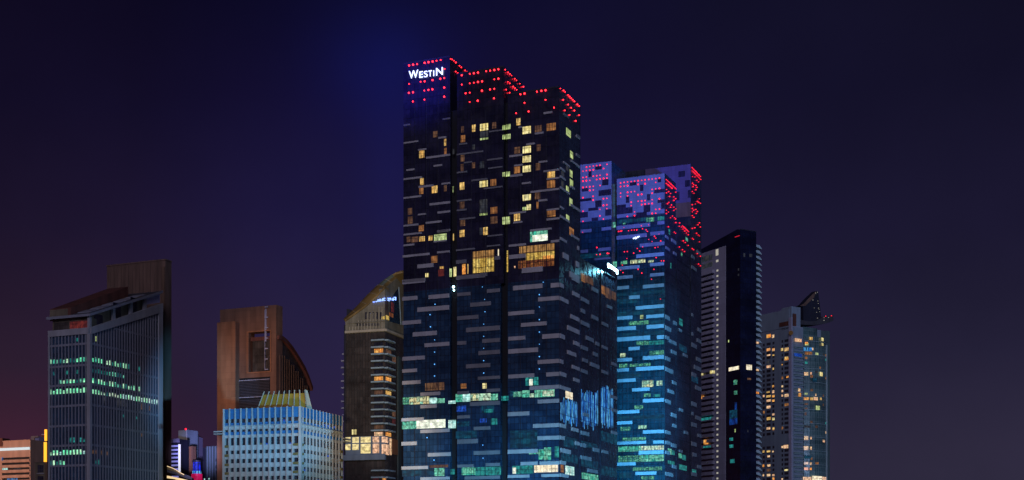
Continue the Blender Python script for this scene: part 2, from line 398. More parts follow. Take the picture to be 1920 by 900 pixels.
hb += barlist('s', FW, 'pale_panel', [(45,484,455,35),(575,425,765,30),(270,625,515,60),(45,860,390,45),(575,100,772,28),(520,264,715,22)])
hb += barlist('s', FW, 'dim_panel', [(865,395,1150,25),(865,560,1022,55),(865,800,1309,60)])
hb += barlist('t', FW, 'pale_panel', [(450,480,705,62),(645,680,965,78)])
hb += barlist('t', FW, 'dim_panel', [(0,757,112,50),(110,334,310,22),(230,495,310,60)])
hb += barlist('c', RW, 'pale_panel', [(898,140,915,10),(835,270,865,10),(898,232,915,10),(819,299,842,11),(872,262,915,10),(819,340,845,11),(870,390,890,10),(819,395,865,11),(870,480,915,13),(819,492,836,10),(819,537,864,12),(872,630,912,12),(819,646,850,14),(833,722,860,28),(897,765,912,28),(866,815,912,30),(905,690,912,20)])
hb += barlist('w', RW, 'dim_panel', [(1355,520,1392,18),(1458,690,1484,18),(1458,845,1484,18)])
hb += barlist('d', FW, 'pale_panel', [(35,12,135,20),(35,88,102,17),(152,80,243,18),(102,135,243,20),(35,195,118,17),(82,245,188,19),(134,294,243,17),(35,354,135,17),(35,409,100,15),(35,461,116,16),(116,512,203,15),(116,567,187,15),(32,626,130,14),(116,677,245,15),(32,731,99,16),(149,780,250,16),(32,840,149,14),(116,888,245,13),
  (527,39,657,20),(506,154,620,17),(562,204,675,17),(506,265,580,17),(506,320,637,20),(506,433,620,17),(600,484,731,17),(503,599,598,18),(615,652,731,17),(635,706,731,17),(503,766,635,18),(560,820,635,15),(636,544,731,17),(503,878,598,13),(652,874,731,13),(645,818,731,16),(694,27,731,20),(638,90,731,18),(656,254,731,20),(636,368,731,18),(674,423,731,18)])
hb += barlist('d', FW, 'dim_panel', [(279,70,337,15),(337,114,428,18),(279,174,373,17),(318,225,468,20),(411,54,468,16),(279,285,318,16),(390,275,468,17),(373,328,468,18),(318,387,425,18),(371,442,468,14),(279,507,330,14),(408,496,468,14),(335,555,468,17),(279,614,335,14),(352,664,425,15),(279,720,370,20),(352,772,468,17),(279,832,352,13),(405,825,468,14),(312,884,468,14)])
sb = [(732,84,768,18),(732,24,747,18),(732,249,752,20),(732,363,745,18),(732,418,758,18),(732,478,778,17),(732,648,757,17),(732,702,751,17),(732,870,768,15),(732,812,757,17),(783,0,817,10),(787,60,817,18),(778,163,817,18),(765,212,817,20),(792,280,817,18),(765,322,802,18),(785,388,817,16),(792,445,817,15),(735,757,778,20),(784,665,813,16),(798,727,817,16)]
hb += barlist('d', RW, 'pale_panel', sb)
hb += barlist('d', RW, 'steel_panel', [(873,40,900,18),(825,85,860,18),(825,137,842,18),(825,190,861,18),(873,165,900,18),(847,258,880,18),(825,300,854,17),(878,330,898,16),(832,357,854,16),(866,375,905,18),(825,405,854,16),(825,680,860,17),(825,735,846,17),(825,790,870,17),(878,755,905,17),(855,848,898,16),(890,285,905,16),(918,196,945,14),(918,300,943,14),(918,410,945,14),(962,375,985,14),(835,600,860,15),(918,765,945,14),(960,680,985,14),(940,120,962,14),(955,520,985,14),(960,580,985,14)])
many(T, 'facade_panel', hb)

hw = winlist('c', FW, [(190,122,212,152,'dim'),(122,218,148,254,'warm'),(246,160,256,194,'warm'),(246,205,258,238,'amber'),(126,355,145,388,'warm'),(122,395,143,433,'amber'),(184,392,213,428,'warm'),(245,390,258,420,'dim'),(66,503,88,535,'dim'),(66,545,90,580,'dim'),(120,588,145,618,'amber'),
 (60,645,78,672,'dim'),(82,645,118,672,'dim'),(122,644,150,668,'warm'),(168,641,188,664,'warm'),(196,632,258,664,'cool'),
 (384,90,402,124,'warm'),(424,84,464,118,'yellow'),(424,122,464,154,'faint'),(424,155,464,164,'cool'),(484,77,504,108,'dim'),(330,97,344,128,'dim'),(328,142,350,176,'amber'),(535,93,550,115,'cool'),(553,87,575,112,'cool'),(535,140,550,162,'cool'),(553,136,575,160,'cool'),(604,58,624,92,'warm'),(635,98,676,134,'yellow'),(696,93,730,125,'dim'),(754,82,800,118,'amber'),(385,188,398,212,'faint'),(594,200,624,232,'dim'),(635,196,676,230,'yellow'),(703,187,724,220,'dim'),(635,244,676,276,'yellow'),(592,296,622,330,'amber'),(635,292,676,324,'yellow'),(700,280,722,315,'dim'),(328,240,346,272,'dim'),(328,285,343,320,'dim'),(384,277,400,305,'dim'),(422,272,444,305,'faint'),(535,326,548,346,'cool'),(552,322,572,346,'cool'),(758,320,795,356,'warm'),(756,366,796,402,'amber'),(323,376,346,412,'warm'),(422,368,462,398,'yellow'),(476,360,504,392,'amber'),(635,436,676,466,'yellow'),(696,425,722,460,'dim'),(655,485,676,512,'yellow'),(635,498,653,514,'cool'),(704,472,714,506,'amber'),(323,472,346,505,'dim'),(422,460,460,526,'faint'),(422,529,460,539,'cool'),(476,498,510,530,'amber'),(476,545,510,580,'dim'),(592,530,622,566,'warm'),(756,512,798,546,'amber'),(325,563,350,592,'dim'),(323,612,347,646,'warm'),(440,598,462,636,'warm'),(422,600,438,636,'faint'),(535,548,550,584,'cool'),(554,546,572,582,'cool'),(288,210,296,236,'faint'),(288,395,293,425,'cool')])
hw += winlist('t', FW, [(770,110,1040,265,'green'),(412,405,438,735,'diningyellow'),(275,385,292,495,'creamwhite'),(525,645,545,675,'peach')])
hw += winlist('t', FW, [(805,165,1038,262,'white')], .1)
hw += winlist('s', FW, [(480,490,575,595,'amber'),(585,690,675,800,'redroom'),(612,650,672,685,'warm'),(390,755,440,815,'yellow'),(758,680,795,815,'cool'),(820,660,865,805,'yellow'),(955,615,1010,770,'orangeroom'),(1033,615,1050,765,'warm'),(812,150,828,250,'warm')])
def bigwin(a, b, t0, t1, mat, o=.06):
    return (FW, FW.U(a), FW.U(b), FW.Z((a+b)/2, t1), FW.Z((a+b)/2, t0), -.05, o, mat)
hw += [bigwin(886, 927.5, 470, 484, 'diningtan'), bigwin(886, 927.5, 484.4, 510.5, 'diningyellow'), bigwin(973.5, 1040, 459.5, 472.5, 'diningtan'), bigwin(986, 1040, 472.9, 486, 'diningyellow'), bigwin(972, 1039, 486.4, 501, 'diningred'),bigwin(1018, 1039, 479, 485, 'orangeroom',.09)]
hw += winlist('c', RW, [(850,112,874,148,'cool'),(870,222,884,256,'cool'),(868,315,882,350,'cool'),(868,362,884,400,'cool'),(850,395,864,430,'cool'),(866,456,882,495,'cool'),(826,322,840,355,'faint'),(826,368,840,400,'faint'),(850,538,865,572,'cool'),(866,602,888,640,'amber'),(850,282,862,318,'faint')])
hw += winlist('e', FW, [(65,236,118,292,'tealspots'),(118,232,278,290,'mixed'),(278,240,340,286,'cyanwhite'),(340,245,403,284,'green'),(432,262,490,287,'cyanwhite'),(490,208,545,272,'green'),(545,208,608,272,'cyanwhite'),(612,207,672,262,'mixed'),(672,205,772,260,'greenwhite'),(772,208,830,258,'green'),(858,225,915,262,'teal'),(245,118,400,180,'dim'),(530,125,578,165,'amber'),(705,122,740,165,'yellow'),(700,300,800,360,'darkteal'),(720,330,790,360,'teal'),(500,305,575,350,'blueroom'),(60,430,175,490,'green'),(175,416,408,484,'white'),(432,418,492,485,'cyanwhite'),(685,405,740,440,'blueroom'),(775,405,825,455,'teal'),(60,812,320,870,'darkteal'),(320,805,400,868,'green'),(450,812,482,855,'teal'),(540,800,650,860,'green'),(650,795,855,862,'teal'),(280,778,430,800,'dim'),(500,430,600,470,'darkteal'),(490,505,660,565,'darkteal')])
hw += winlist('g', FW, [(195,75,298,140,'teal'),(225,90,252,140,'white'),(0,228,60,262,'teal'),(70,185,130,235,'darkteal'),(95,190,163,232,'green'),(168,180,228,235,'green'),(230,205,262,235,'greenwhite'),(268,175,428,232,'green'),(330,182,420,225,'greenwhite'),(300,655,345,735,'green'),(345,638,400,740,'green'),(430,630,463,720,'teal'),(220,678,297,692,'green'),(90,785,260,850,'teal'),(92,800,118,850,'white'),(265,780,456,838,'creamwhite'),(70,500,290,640,'darkteal')])
hw = [(h[0],h[1],h[2],h[3],h[4],h[5],h[6]+(.05 if h[7] in('white','greenwhite') else 0),h[7]) for h in hw]
hw += winlist('g', RW, [(515,190,572,248,'creamwhite'),(512,790,585,860,'cyanwhite'),(645,850,778,900,'green'),(476,778,500,838,'amber'),(800,795,925,870,'darkteal'),(500,560,610,640,'darkteal'),(640,600,770,640,'darkteal'),(480,690,612,760,'darkteal'),(640,740,775,800,'darkteal'),(800,520,930,600,'darkteal')])
for xa_, xb_, ya_, yb_, dy_ in ((474, 618, 250, 440, .35), (640, 780, 185, 470, .35), (800, 900, 150, 480, .3)):  # soft blue reflections on the podium, built as glowing vertical strips
    x_ = xa_
    while x_ < xb_-4:
        w_ = random.choice((5, 7, 9)); s_ = (x_-xa_)*dy_*.3
        hw += winlist('g', RW, [(x_, ya_+random.uniform(-18, 30)+s_, x_+w_-.6, yb_+random.uniform(-45, 25)+s_, random.choice(['bluelight', 'bluelight', 'bluelight', 'bluefall', 'bluedim']))]); x_ += w_
hw += winlist('h', RW, [(62,345,110,440,'amber'),(114,365,160,455,'dim'),(164,390,205,475,'dim'),(305,490,350,590,'amber'),(354,515,415,640,'dim'),(425,560,480,655,'dim')])
many(T, 'window', hw)
# mullions and slab edges that read in front of the glass of the two dining halls
mu = []
for a, b, t0, t1, n in ((886, 927.5, 470, 510.5, 7), (973.5, 1040, 459.5, 501, 9)):
    for i in range(n+1):
        u = FW.U(a)+(FW.U(b)-FW.U(a))*i/n; mu.append((FW, u-.07, u+.07, FW.Z((a+b)/2, t1), FW.Z((a+b)/2, t0), 0, .16, 'black_joint'))
# vertical glazing posts over the whole front
for a, b, zt in ((FW.U(843.5), uL, z1), (uj3, uj2, z2), (0, uj4, z3)):
    n = int(abs(b-a)/4.2)
    for i in range(1, n):
        u = a+(b-a)*i/n; mu.append((FW, u-.09, u+.09, 0, zt-14, 0, .1, 'navy_wall'))
n = 13
for i in range(1, n):
    u = RW.U(1050)+(ud-RW.U(1050))*i/n
    if min(abs(u-ub), abs(u-uc), abs(u-ua)) > 1.5: mu.append((RW, u-.09, u+.09, 0, zA-1, .0, .1, 'navy_wall'))
many(T, 'mullion', mu)
leds(T, [
 ('w', FW, [(118,142),(150,136),(182,131),(243,121),(274,115),(307,110),(338,104),(371,98),(403,170),(118,290),(210,273),(243,269),(306,259),(368,249),(400,243),(400,319),(400,393),(240,343),(273,338),(305,333),(116,362),(149,357),(148,431),(241,416),(541,220),(605,209),(638,204),(671,199),(737,188),(769,183),(802,178),(835,172),(541,295),(605,285),(638,280),(671,274),(704,269),(802,253),(835,248),(703,345),(768,334),(802,329),(572,365),(605,360),(604,435),(669,425),(800,405),(1012,373),(1045,367),(1145,352),(1180,346),(1214,341),(1045,442),(1214,418),(1282,480),(978,525),(1078,511)]),
 ('w', RW1, [(446,88),(458,93),(473,103),(488,117),(517,143),(532,156),(562,181),(577,194),(487,190),(503,203)]),
 ('w', RW2, [(884,175),(907,197),(921,209),(935,222),(961,248),(975,261),(1002,287),(1030,312),(906,272),(921,285),(948,311),(962,324),(976,336),(892,335),(919,360),(945,383)]),
 ('w', RW, [(1328,326),(1353,342),(1366,353),(1390,378),(1402,391),(1414,404),(1427,416),(1440,429),(1464,454),(1479,467),(1351,417),(1390,455),(1415,480),(1440,503),(1364,502),(1401,539),(1478,541),(1451,586)])], mat='strong_red_led')
leds(T, [('d', FW, [(180,120),(158,166),(160,220),(178,278),(178,332),(178,386),(178,438),(390,43),(400,98),(402,153),(396,208),(396,262),(396,315),(396,370),(396,425),(643,77),(643,132),(643,188),(643,243),(643,297),(643,352),(643,407),(660,22)]),
         ('e', FW, [(318,740),(710,620),(712,725),(262,560)])], 'blue_light', 'blue_led', .17)
leds(T, [('d', FW, [(262,43),(264,58)])], 'lamp', 'sign_cyan', .4)

# roof sign, letter by letter
def textsign(name, label, chars, wall, mat, parent=None):
    S = thing(name, label, 'sign', wall.p)
    for ch, px0, py0, px1, hh, tilt in chars:
        cu = bpy.data.curves.new('letter', 'FONT'); cu.body = ch; cu.size = 1; cu.extrude = .04; cu.offset = .006
        to = bpy.data.objects.new('tmp', cu); COL.objects.link(to)
        bpy.context.view_layer.update()
        me = bpy.data.meshes.new_from_object(to.evaluated_get(bpy.context.evaluated_depsgraph_get()))
        bpy.data.objects.remove(to)
        xs = [v.co.x for v in me.vertices]; ys = [v.co.y for v in me.vertices]
        u0, u1 = wall.U(px0), wall.U(px1); zb = wall.Z(px0, py0); ht = hh/F*wall.Yd(u0)
        for v in me.vertices:
            a = (v.co.x-min(xs))/(max(xs)-min(xs)); b = (v.co.y-min(ys))/(max(ys)-min(ys))
            v.co = wall.P(u0+(u1-u0)*a, zb+ht*b, .5+v.co.z*2)
        me.materials.clear(); me.materials.append(MATS[mat])
        o = bpy.data.objects.new('letter', me); COL.objects.link(o); o.parent = S
    mb = MB()
    for q in (.25, .75):
        pass
    z = wall.Z((chars[0][1]+chars[-1][3])/2, (chars[0][2]+chars[-1][2])/2)
    bx(mb, wall, wall.U(chars[0][1])-.1, wall.U(chars[-1][3])+.1, z+.4, z+.7, .05, .4, 'navy_wall'); mb.build('rail', S)
    return S
def lt(ch, x0, y0, x1, h): a = px('w', x0, y0); b = px('w', x1, y0); return (ch, a[0], a[1], b[0], h/4.286, 0)
textsign('roof_sign', 'glowing blue-white capital letters high on the left block of the tallest tower', [lt('W', 119, 252, 194, 62), lt('E', 203, 244, 232, 50), lt('S', 240, 240, 270, 50), lt('T', 277, 234, 304, 48), lt('I', 316, 230, 322, 46), lt('N', 338, 226, 392, 60)], FW, 'sign_white')

# bright tilted sign on the podium roof
S = thing('podium_sign', 'blinding white sign slanting down the roof edge of the podium beside the tallest tower', 'sign', RW.at(ub))
u0, u1 = RW.U(1134), RW.U(1153)
mb = MB(); 
zt0, zt1 = RW.Z(1133, 493), RW.Z(1156, 509)
for i in range(7):
    t0 = i/7; uu = u0+(u1-u0)*t0; zz = zt0+(zt1-zt0)*t0
    hgt = (1.3, .6, .9, .6, .9, .6, 1.4)[i]
    one(S, 'letter', RW, uu+.15, uu+(u1-u0)/7-.15, zz-hgt-.3, zz, 1.0, 1.3, 'sign_cyan')
pl = bpy.data.lights.new('sign_lamp', 'POINT'); pl.color = (.2, .75, 1.0); pl.energy = 4500; pl.shadow_soft_size = .4
po = bpy.data.objects.new('sign_lamp', pl); COL.objects.link(po); po.location = RW.P((u0+u1)/2, zt0-1.5, 3.5)
one(S, 'frame', RW, u0, u1, zt1-3.6, zt1-3.3, .05, .9, 'navy_wall')

# ================================================================== twin office tower behind
T = thing('office_tower', 'blue and violet lit tower right of the tallest, red lamps scattered over its top floors', 'skyscraper', gp(1247, 540))
C2 = gp(1247, 540); FA = Wall(C2, LD); RA = Wall(C2, RD)
zA2 = FA.Z(1247, 325); uA = FA.U(1157)
one(T, 'wall', FA, 0, uA, 0, zA2, -RA.U(1267), 0, 'teal_glass')
zC = FA.Z(1147, 302); uc0, uc1 = FA.U(1147), FA.U(1083)
one(T, 'wall', FA, uc0, uc1, 0, zC, -18, 0, 'teal_glass')
one(T, 'recessed_wall', FA, 1, uc1-1, 0, FA.Z(1150, 345), -18, -2, 'teal_glass')
RC = Wall(FA.at(uc0), RD)
um0, um1 = RA.U(1268.5), RA.U(1293)
zM = RA.Z(1273, 413)
one(T, 'wall', RA, um0, um1, 0, zM, -25, 0, 'side_glass')
ub0, ub1 = RA.U(1295.5), RA.U(1315)
zB = RA.Z(1297, 309)
one(T, 'wall', RA, ub0, ub1, 0, zB, -50, 0, 'side_glass')
one(T, 'recessed_wall', RA, RA.U(1267)+.2, ub0, 0, zM-2, -24, -1.5, 'black_joint')
FB = Wall(RA.at(ub0), LD)
one(T, 'side_wall', RA, .02, RA.U(1267)-.3, 0, zA2-.6, 0, .03, 'side_glass')
# violet cladding with dark openings
def top_clad(k, wall, x0, x1, ytop, ybot, z1_, dark, mat='violet_panel'):
    a = px(k, x0, ytop); b = px(k, x1, ytop)
    z0 = wall.Z(*px(k, x0, ybot))
    one(T, 'cladding', wall, wall.U(a[0]), wall.U(b[0]), z0, z1_, .0, .12, mat)
    return winlist(k, wall, [q+('navy_glass',) for q in dark], .16)
dk = top_clad('m', FA, 40, 577, 150, 595, zA2, [(185,190,260,228),(302,218,340,290),(500,150,540,192),(460,270,577,310),(143,352,180,422),(380,325,418,395),(500,385,577,422),(540,422,577,490),(40,445,143,550),(143,472,218,540),(260,528,378,590),(342,445,418,527),(218,560,259,600)])
dk += top_clad('n', FA, 85, 460, 95, 765, zC, [(278,130,352,168),(202,185,237,252),(356,278,427,345),(125,378,200,415),(315,395,457,460),(90,495,235,525),(278,515,350,590),(200,598,310,630),(90,648,195,710),(390,615,457,685),(237,708,310,745)])
FB_ = FB
za, zb_ = FB.Z(1290, 379), zB
one(T, 'cladding', FB, FB.U(1295), FB.U(1210), za, zb_, 0, .12, 'shaded_panel')
one(T, 'cladding', FB, FB.U(1295), FB.U(1210), FB.Z(1290, 406), za-.01, 0, .1, 'dark_brown_stone')
dk += winlist('q', FB, [(132,85,182,130,'navy_glass'),(182,155,220,205,'navy_glass'),(205,230,226,290,'navy_glass'),(112,245,140,310,'navy_glass')], .16)
many(T, 'opening', dk)
ob = []
ob += barlist('m', FA, 'violet_panel', [(40,685,415,42),(497,632,575,38),(40,797,378,42),(418,752,575,40),(300,884,575,40)])
ob += barlist('n', FA, 'violet_panel', [(90,850,235,35),(350,822,457,35)])
ob += barlist('h', FA, 'violet_panel', [(30,62,145,38),(270,36,418,38),(225,158,418,24)])
ob += barlist('h', FA, 'blue_panel', [(728,114,1062,42),(500,262,768,40),(895,218,1062,38),(500,374,685,38),(895,342,1062,38),(500,497,640,40),(808,480,1062,42),(640,610,770,42),(722,736,1062,42),(500,862,682,40),(850,842,1062,40)])
ob += barlist('k', FA, 'blue_panel', [(273,95,373,20),(430,84,521,20),(273,150,448,21),(484,138,521,20),(335,200,393,18),(273,260,353,18),(410,248,521,20),(273,314,336,17),(373,306,521,20),(273,369,371,18),(353,417,446,17),(410,474,521,19),(273,535,391,18),(273,592,353,17),(410,639,521,18),(273,699,427,16),(465,693,521,16),(388,747,519,20),(273,809,371,17),(371,858,481,17)])
ob += barlist('k', RA, 'steel_panel', [(526,28,548,20),(526,84,555,22),(570,60,585,18),(526,136,545,18),(545,155,583,18),(557,212,583,18),(526,246,550,20),(526,303,565,22),(563,375,583,18),(540,420,570,18),(526,472,553,20),(557,545,583,20),(565,603,583,18),(526,637,552,18),(526,692,550,18),(556,705,583,20),(526,745,550,18),(562,820,583,18),(526,857,565,20),
  (665,120,672,18),(665,175,690,22),(693,152,714,20),(690,250,714,20),(678,292,713,22),(665,330,687,22),(685,400,714,22),(665,485,690,22),(665,540,674,18),(686,560,714,20),(665,595,690,22),(697,655,714,18),(665,697,690,22),(670,755,690,20),(695,820,714,18),(665,858,690,20),(665,20,672,16),(697,95,714,20),(598,100,612,14),(620,230,642,16),(600,520,618,16),(625,640,645,16),(600,740,615,14)])
ob += barlist('q', RA, 'steel_panel', [(28,575,50,20),(75,600,110,24),(30,660,60,20),(90,700,112,22),(228,725,250,25),(228,805,265,26),(270,690,296,22)])
many(T, 'facade_panel', ob)
ow = winlist('k', FA, [(335,62,440,82,'tealspots'),(440,60,520,80,'darkteal'),(300,120,520,136,'darkteal'),(375,168,440,188,'tealspots'),(440,165,520,186,'teal'),(290,232,318,252,'mixed'),(445,218,520,240,'tealspots'),(285,288,330,308,'tealspots'),(340,286,450,300,'tealspots'),(405,375,465,410,'mixed'),(482,376,512,402,'greenwhite'),(415,445,450,462,'tealspots'),(465,447,500,462,'teal'),(365,507,410,527,'tealspots'),(290,620,345,642,'tealspots'),(385,612,430,630,'mixed'),(300,677,345,694,'tealspots'),(350,675,425,690,'tealspots'),(280,722,400,750,'green'),(400,720,520,742,'greenwhite'),(280,772,400,806,'tealspots'),(400,768,520,802,'green'),(355,832,510,850,'tealspots'),(400,880,470,897,'tealspots'),(285,860,350,890,'darkteal'),(275,560,521,580,'darkteal'),(275,340,400,358,'darkteal'),(275,830,350,848,'darkteal'),(395,30,412,50,'cool')])
ow += winlist('m', FA, [(60,600,365,640,'darkteal'),(108,640,140,662,'tealspots'),(370,585,460,635,'tealspots'),(500,575,572,618,'teal')])
ow += winlist('h', FA, [(540,188,625,228,'tealspots'),(655,172,835,214,'mixed'),(870,180,935,205,'mixed'),(500,640,735,700,'darkteal'),(500,785,1060,835,'darkteal'),(500,560,1060,590,'darkteal'),(30,95,400,150,'darkteal')])
ow += winlist('n', FA.off(-2), [(468,760,505,820,'green'),(470,330,500,700,'darkteal')], .1)
ow += winlist('h', FA.off(-2), [(440,195,492,262,'green')], .1)
ow += winlist('k', RA, [(540,735,560,765,'green'),(562,745,575,768,'teal'),(597,760,614,785,'green'),(616,768,636,795,'teal'),(540,800,575,818,'teal'),(600,822,640,850,'teal'),(668,845,690,862,'teal'),(600,50,618,85,'teal'),(600,190,640,225,'darkteal'),(665,350,700,385,'darkteal')])
ow += winlist('q', RA, [(55,530,66,570,'teal'),(185,595,203,620,'green'),(150,705,160,735,'tealspots'),(68,790,76,830,'teal')])
many(T, 'window', ow)
mu = []
for i in range(1, 9):
    u = uA*i/9; mu.append((FA, u-.07, u+.07, 0, FA.Z(1200, 408), 0, .09, 'navy_wall'))
# slab edges along each floor
for i in range(26):
    z = FA.Z(1200, 421+19.4*i)
    if z > 5: mu.append((FA, 0.1, uA-.1, z-.18, z, 0, .14, 'navy_wall'))
    z = RA.Z(1260, 440+19.0*i)
    if z > 5: mu.append((RA, .1, RA.U(1267)-.4, z-.15, z, 0, .12, 'navy_wall')); mu.append((RA, um0+.1, um1-.1, z-.15, z, 0, .12, 'navy_wall'))
many(T, 'mullion', mu)
leds(T, [
 ('m', FA, [(83,200),(123,193),(162,188),(202,185),(241,180),(280,175),(320,170),(358,165),(400,160),(438,156),(478,151),(520,146),(83,240),(123,235),(162,231),(280,216),(358,208),(478,193),(83,315),(83,355),(162,305),(202,300),(241,295),(162,345),(280,333),(320,327),(438,272),(478,267),(520,262),(438,315),(202,415),(202,455),(280,405),(320,402),(358,398),(438,388),(520,378),(320,443),(358,438),(400,433),(438,430),(240,525),(240,567),(160,577),(478,497),(520,493),(438,543),(478,541),(122,702),(318,682),(400,672),(517,776)]),
 ('q', RA, line(35,150,110,222,11)+line(35,179,80,217,7)+[(37,227),(53,243),(68,257),(37,252),(60,280),(108,247),(93,283),(107,297),(93,310),(55,325),(45,335),(75,345),(68,363),(93,362),(93,387),(108,375),(36,385),(52,399),(36,411),(83,430),(68,443),(98,442),(106,452),(108,480),(52,512),(97,553),(107,562),(76,611)]),
 ('q', RA, line(233,58,297,127,11)+line(233,83,300,150,10)+[(237,127),(255,130),(270,155),(283,168),(237,178),(245,190),(262,195),(270,210),(240,205),(262,228),(235,242),(247,255),(275,318),(288,298),(285,325),(297,332),(258,338),(235,343),(235,372),(245,385),(262,380),(274,395),(235,398),(265,410),(235,427),(247,440),(278,497),(290,482),(297,514),(254,520),(235,525),(268,562),(280,575),(290,583),(235,600),(244,608),(290,628),(235,680),(245,688),(274,718),(297,738),(283,798),(297,812)]),
 ('q', RA, line(160,505,207,550,7)+[(138,483),(135,508),(152,514),(163,530),(177,545),(190,560),(204,573),(166,620),(181,633),(204,655),(136,667),(160,688),(175,702)]),
 ('n', FA, [(103,150),(180,142),(217,135),(256,130),(294,125),(332,121),(410,110),(372,157),(103,190),(140,187),(178,181),(217,177),(256,172),(103,265),(140,259),(178,254),(256,244),(294,239),(332,233),(410,225),(103,303),(140,299),(178,294),(217,290),(294,281),(332,275),(372,270),(410,265),(332,348),(103,377),(140,371),(178,366),(217,362),(256,358),(103,417),(217,403),(256,399),(140,486),(254,470),(254,512),(370,497),(408,493),(370,572),(408,566),(408,608),(330,617),(140,638),(330,690),(370,726),(98,755),(140,752),(137,875)]),
 ('h', FA, [(253,27),(250,113),(292,110),(380,98),(398,98)])], r=.27)
leds(T, [('m', FA, [(60,745),(80,742),(95,738),(172,737),(207,730),(237,729),(265,727),(330,715),(370,727),(385,745),(372,800),(400,835),(437,858),(465,800),(480,820),(535,852)]),
 ('h', FA, [(560,240),(540,300),(568,330),(615,160),(740,40),(770,70),(697,95),(585,78),(620,76),(750,290),(795,335),(805,20),(955,30),(990,22),(968,150),(1030,188),(1060,188),(940,290),(912,410),(1020,648)])], 'small_red_light', 'red_led', .22)
mb = MB()  # blue star-shaped reflection on the facade, built as glowing balls
for dx, dy, r in ((0, 0, .5), (.9, .25, .35), (-.9, -.1, .3), (1.5, .5, .22)):
    a = px('m', 255, 820); p = FA.P(FA.U(a[0])+dx*-1, FA.Z(*a)+dy, .5); ball(mb, p, r, 'sign_white')
mb.build('blue_reflection', T)

# ================================================================== left office block with raked roof
T = thing('slanted_roof_tower', 'office tower with raked roof, grey vertical fins and bands of green lit floors', 'office tower', gp(165, 555))
C3 = gp(168, 555); FL = Wall(C3, LD); FR = Wall(C3, RD)
uE = FL.U(92.5); uR = FR.U(303)
zc = lambda x, y: FL.Z(x, y); zr = lambda x, y: FR.Z(x, y)
ztop = FL.Z(167, 614.6); zrr = FR.Z(303, 569)
# body: profile on the right wall, raked
oneprism(T, 'wall', FR, [(.02, 0), (uR, 0), (uR, zrr-2), (.02, ztop-2)], -uE-.0, -.02, 'blue_glass')
one(T, 'wall', FL, 0, uE, 0, ztop-2, -.5, -.02, 'blue_glass')
# parapet band
oneprism(T, 'parapet', FR, [(0, ztop), (uR, zrr), (uR, FR.Z(299, 584)), (0, FR.Z(171, 627.5))], -1.0, .9, 'grey_concrete')
one(T, 'parapet', FL, -.2, uE, FL.Z(165, 626.5), ztop, -.8, .9, 'grey_concrete')
one(T, 'corner_column', FL, -.9, .9, 0, FL.Z(165, 626.5)-.01, -.6, .8, 'grey_concrete')
one(T, 'corner_column', FR, FR.U(295.5), uR, 0, FR.Z(299, 584), -.6, .8, 'grey_concrete')
one(T, 'corner_column', FL, uE-.8, uE, 0, FL.Z(165, 626.5)-.01, -.6, .8, 'grey_concrete')
fins = []; nL = 12; nR = 25
zf = FL.Z(165, 626.5)
for i in range(1, nL):
    u = uE*i/nL; fins.append((FL, u-.22, u+.22, 0, zf, 0, .55, 'fin_metal'))
uRc = FR.U(295.5)
for i in range(1, nR):
    u = .9+(uRc-.9)*i/nR; zt = zf+(FR.Z(299, 584)-zf)*(u/uR); fins.append((FR, u-.26, u+.26, 0, zt, 0, .55, 'fin_metal'))
many(T, 'fin', fins)
sp = []
for i, y in enumerate((645, 685, 721, 760, 797.5, 835, 873, 911, 949)):
    z = FL.Z(165, y-1)
    sp.append((FL, .9, uE-.8, z-.45, z+.45, -.01, .38, 'fin_metal')); sp.append((FR, .9, uRc, z-.45, z+.45, -.01, .38, 'fin_metal'))
z = FR.Z(168, 605); sp.append((FR, FR.U(214), uRc, z-.4, z+.4, -.01, .38, 'fin_metal'))
z = FR.Z(168, 568); sp.append((FR, FR.U(273), uRc, z-.35, z+.35, -.01, .38, 'fin_metal'))
many(T, 'spandrel', sp)
lw = []
def bays(wall, xa, xb, yr, hh, mats, prob, n, ua_, ub_):
    z1_ = wall.Z(168, yr); z0_ = z1_-hh*555/F
    a, b = sorted((wall.U(xa), wall.U(xb)))
    for i in range(n):
        u0 = ua_+(ub_-ua_)*i/n; u1 = ua_+(ub_-ua_)*(i+1)/n
        c = (u0+u1)/2
        if a <= c <= b and random.random() < prob:
            m = random.choice(mats); lo, hi = sorted((u0, u1)); j = random.uniform(0, .35)*(z1_-z0_)
            lw.append((wall, lo+.3, hi-.3, z0_, z1_-j*(random.random() < .5), -.01, .05, m))
og = ['officegreen', 'officegreen', 'green', 'officeteal']
for (yl, h, pr, ms, xa, xb) in ((669, 8, .95, og, 92, 165), (692, 7, .8, ['officeteal', 'officegreen', 'green'], 92, 165), (709, 7, .7, og, 105, 165), (726, 9, .97, ['officegreen'], 92, 165), (819, 9, .9, ['teal', 'officeteal'], 128, 163), (842, 9, .97, ['officegreen', 'officegreen', 'cyanwhite'], 95, 160), (861, 9, .8, og, 92, 130), (632, 6, .5, ['officeteal'], 140, 165)):
    bays(FL, xa, xb, yl, h, ms, pr, nL, 0, uE)
for (yl, h, pr, ms, xa, xb) in ((668, 9, .97, og, 170, 238), (668, 9, .6, ['teal', 'officeteal'], 238, 262), (689, 8, .8, ['green', 'officeteal', 'officeteal'], 170, 235), (708, 9, .92, og, 170, 260), (729, 8, .85, ['officegreen', 'officegreen', 'greenwhite', 'officeteal'], 170, 230), (728, 9, .97, ['officegreen', 'cyanwhite'], 230, 297), (842, 8, .6, ['dim', 'faint'], 172, 205), (860, 9, .9, ['teal', 'officeteal'], 168, 188), (768, 5, .1, ['officeteal'], 180, 290), (628, 9, .9, ['cool'], 175, 181), (740, 12, .12, ['faint', 'dim'], 190, 290), (800, 6, .1, ['dim'], 240, 290)):
    bays(FR, xa, xb, yl, h, ms, pr, nR, .9, uRc)
many(T, 'window', lw)
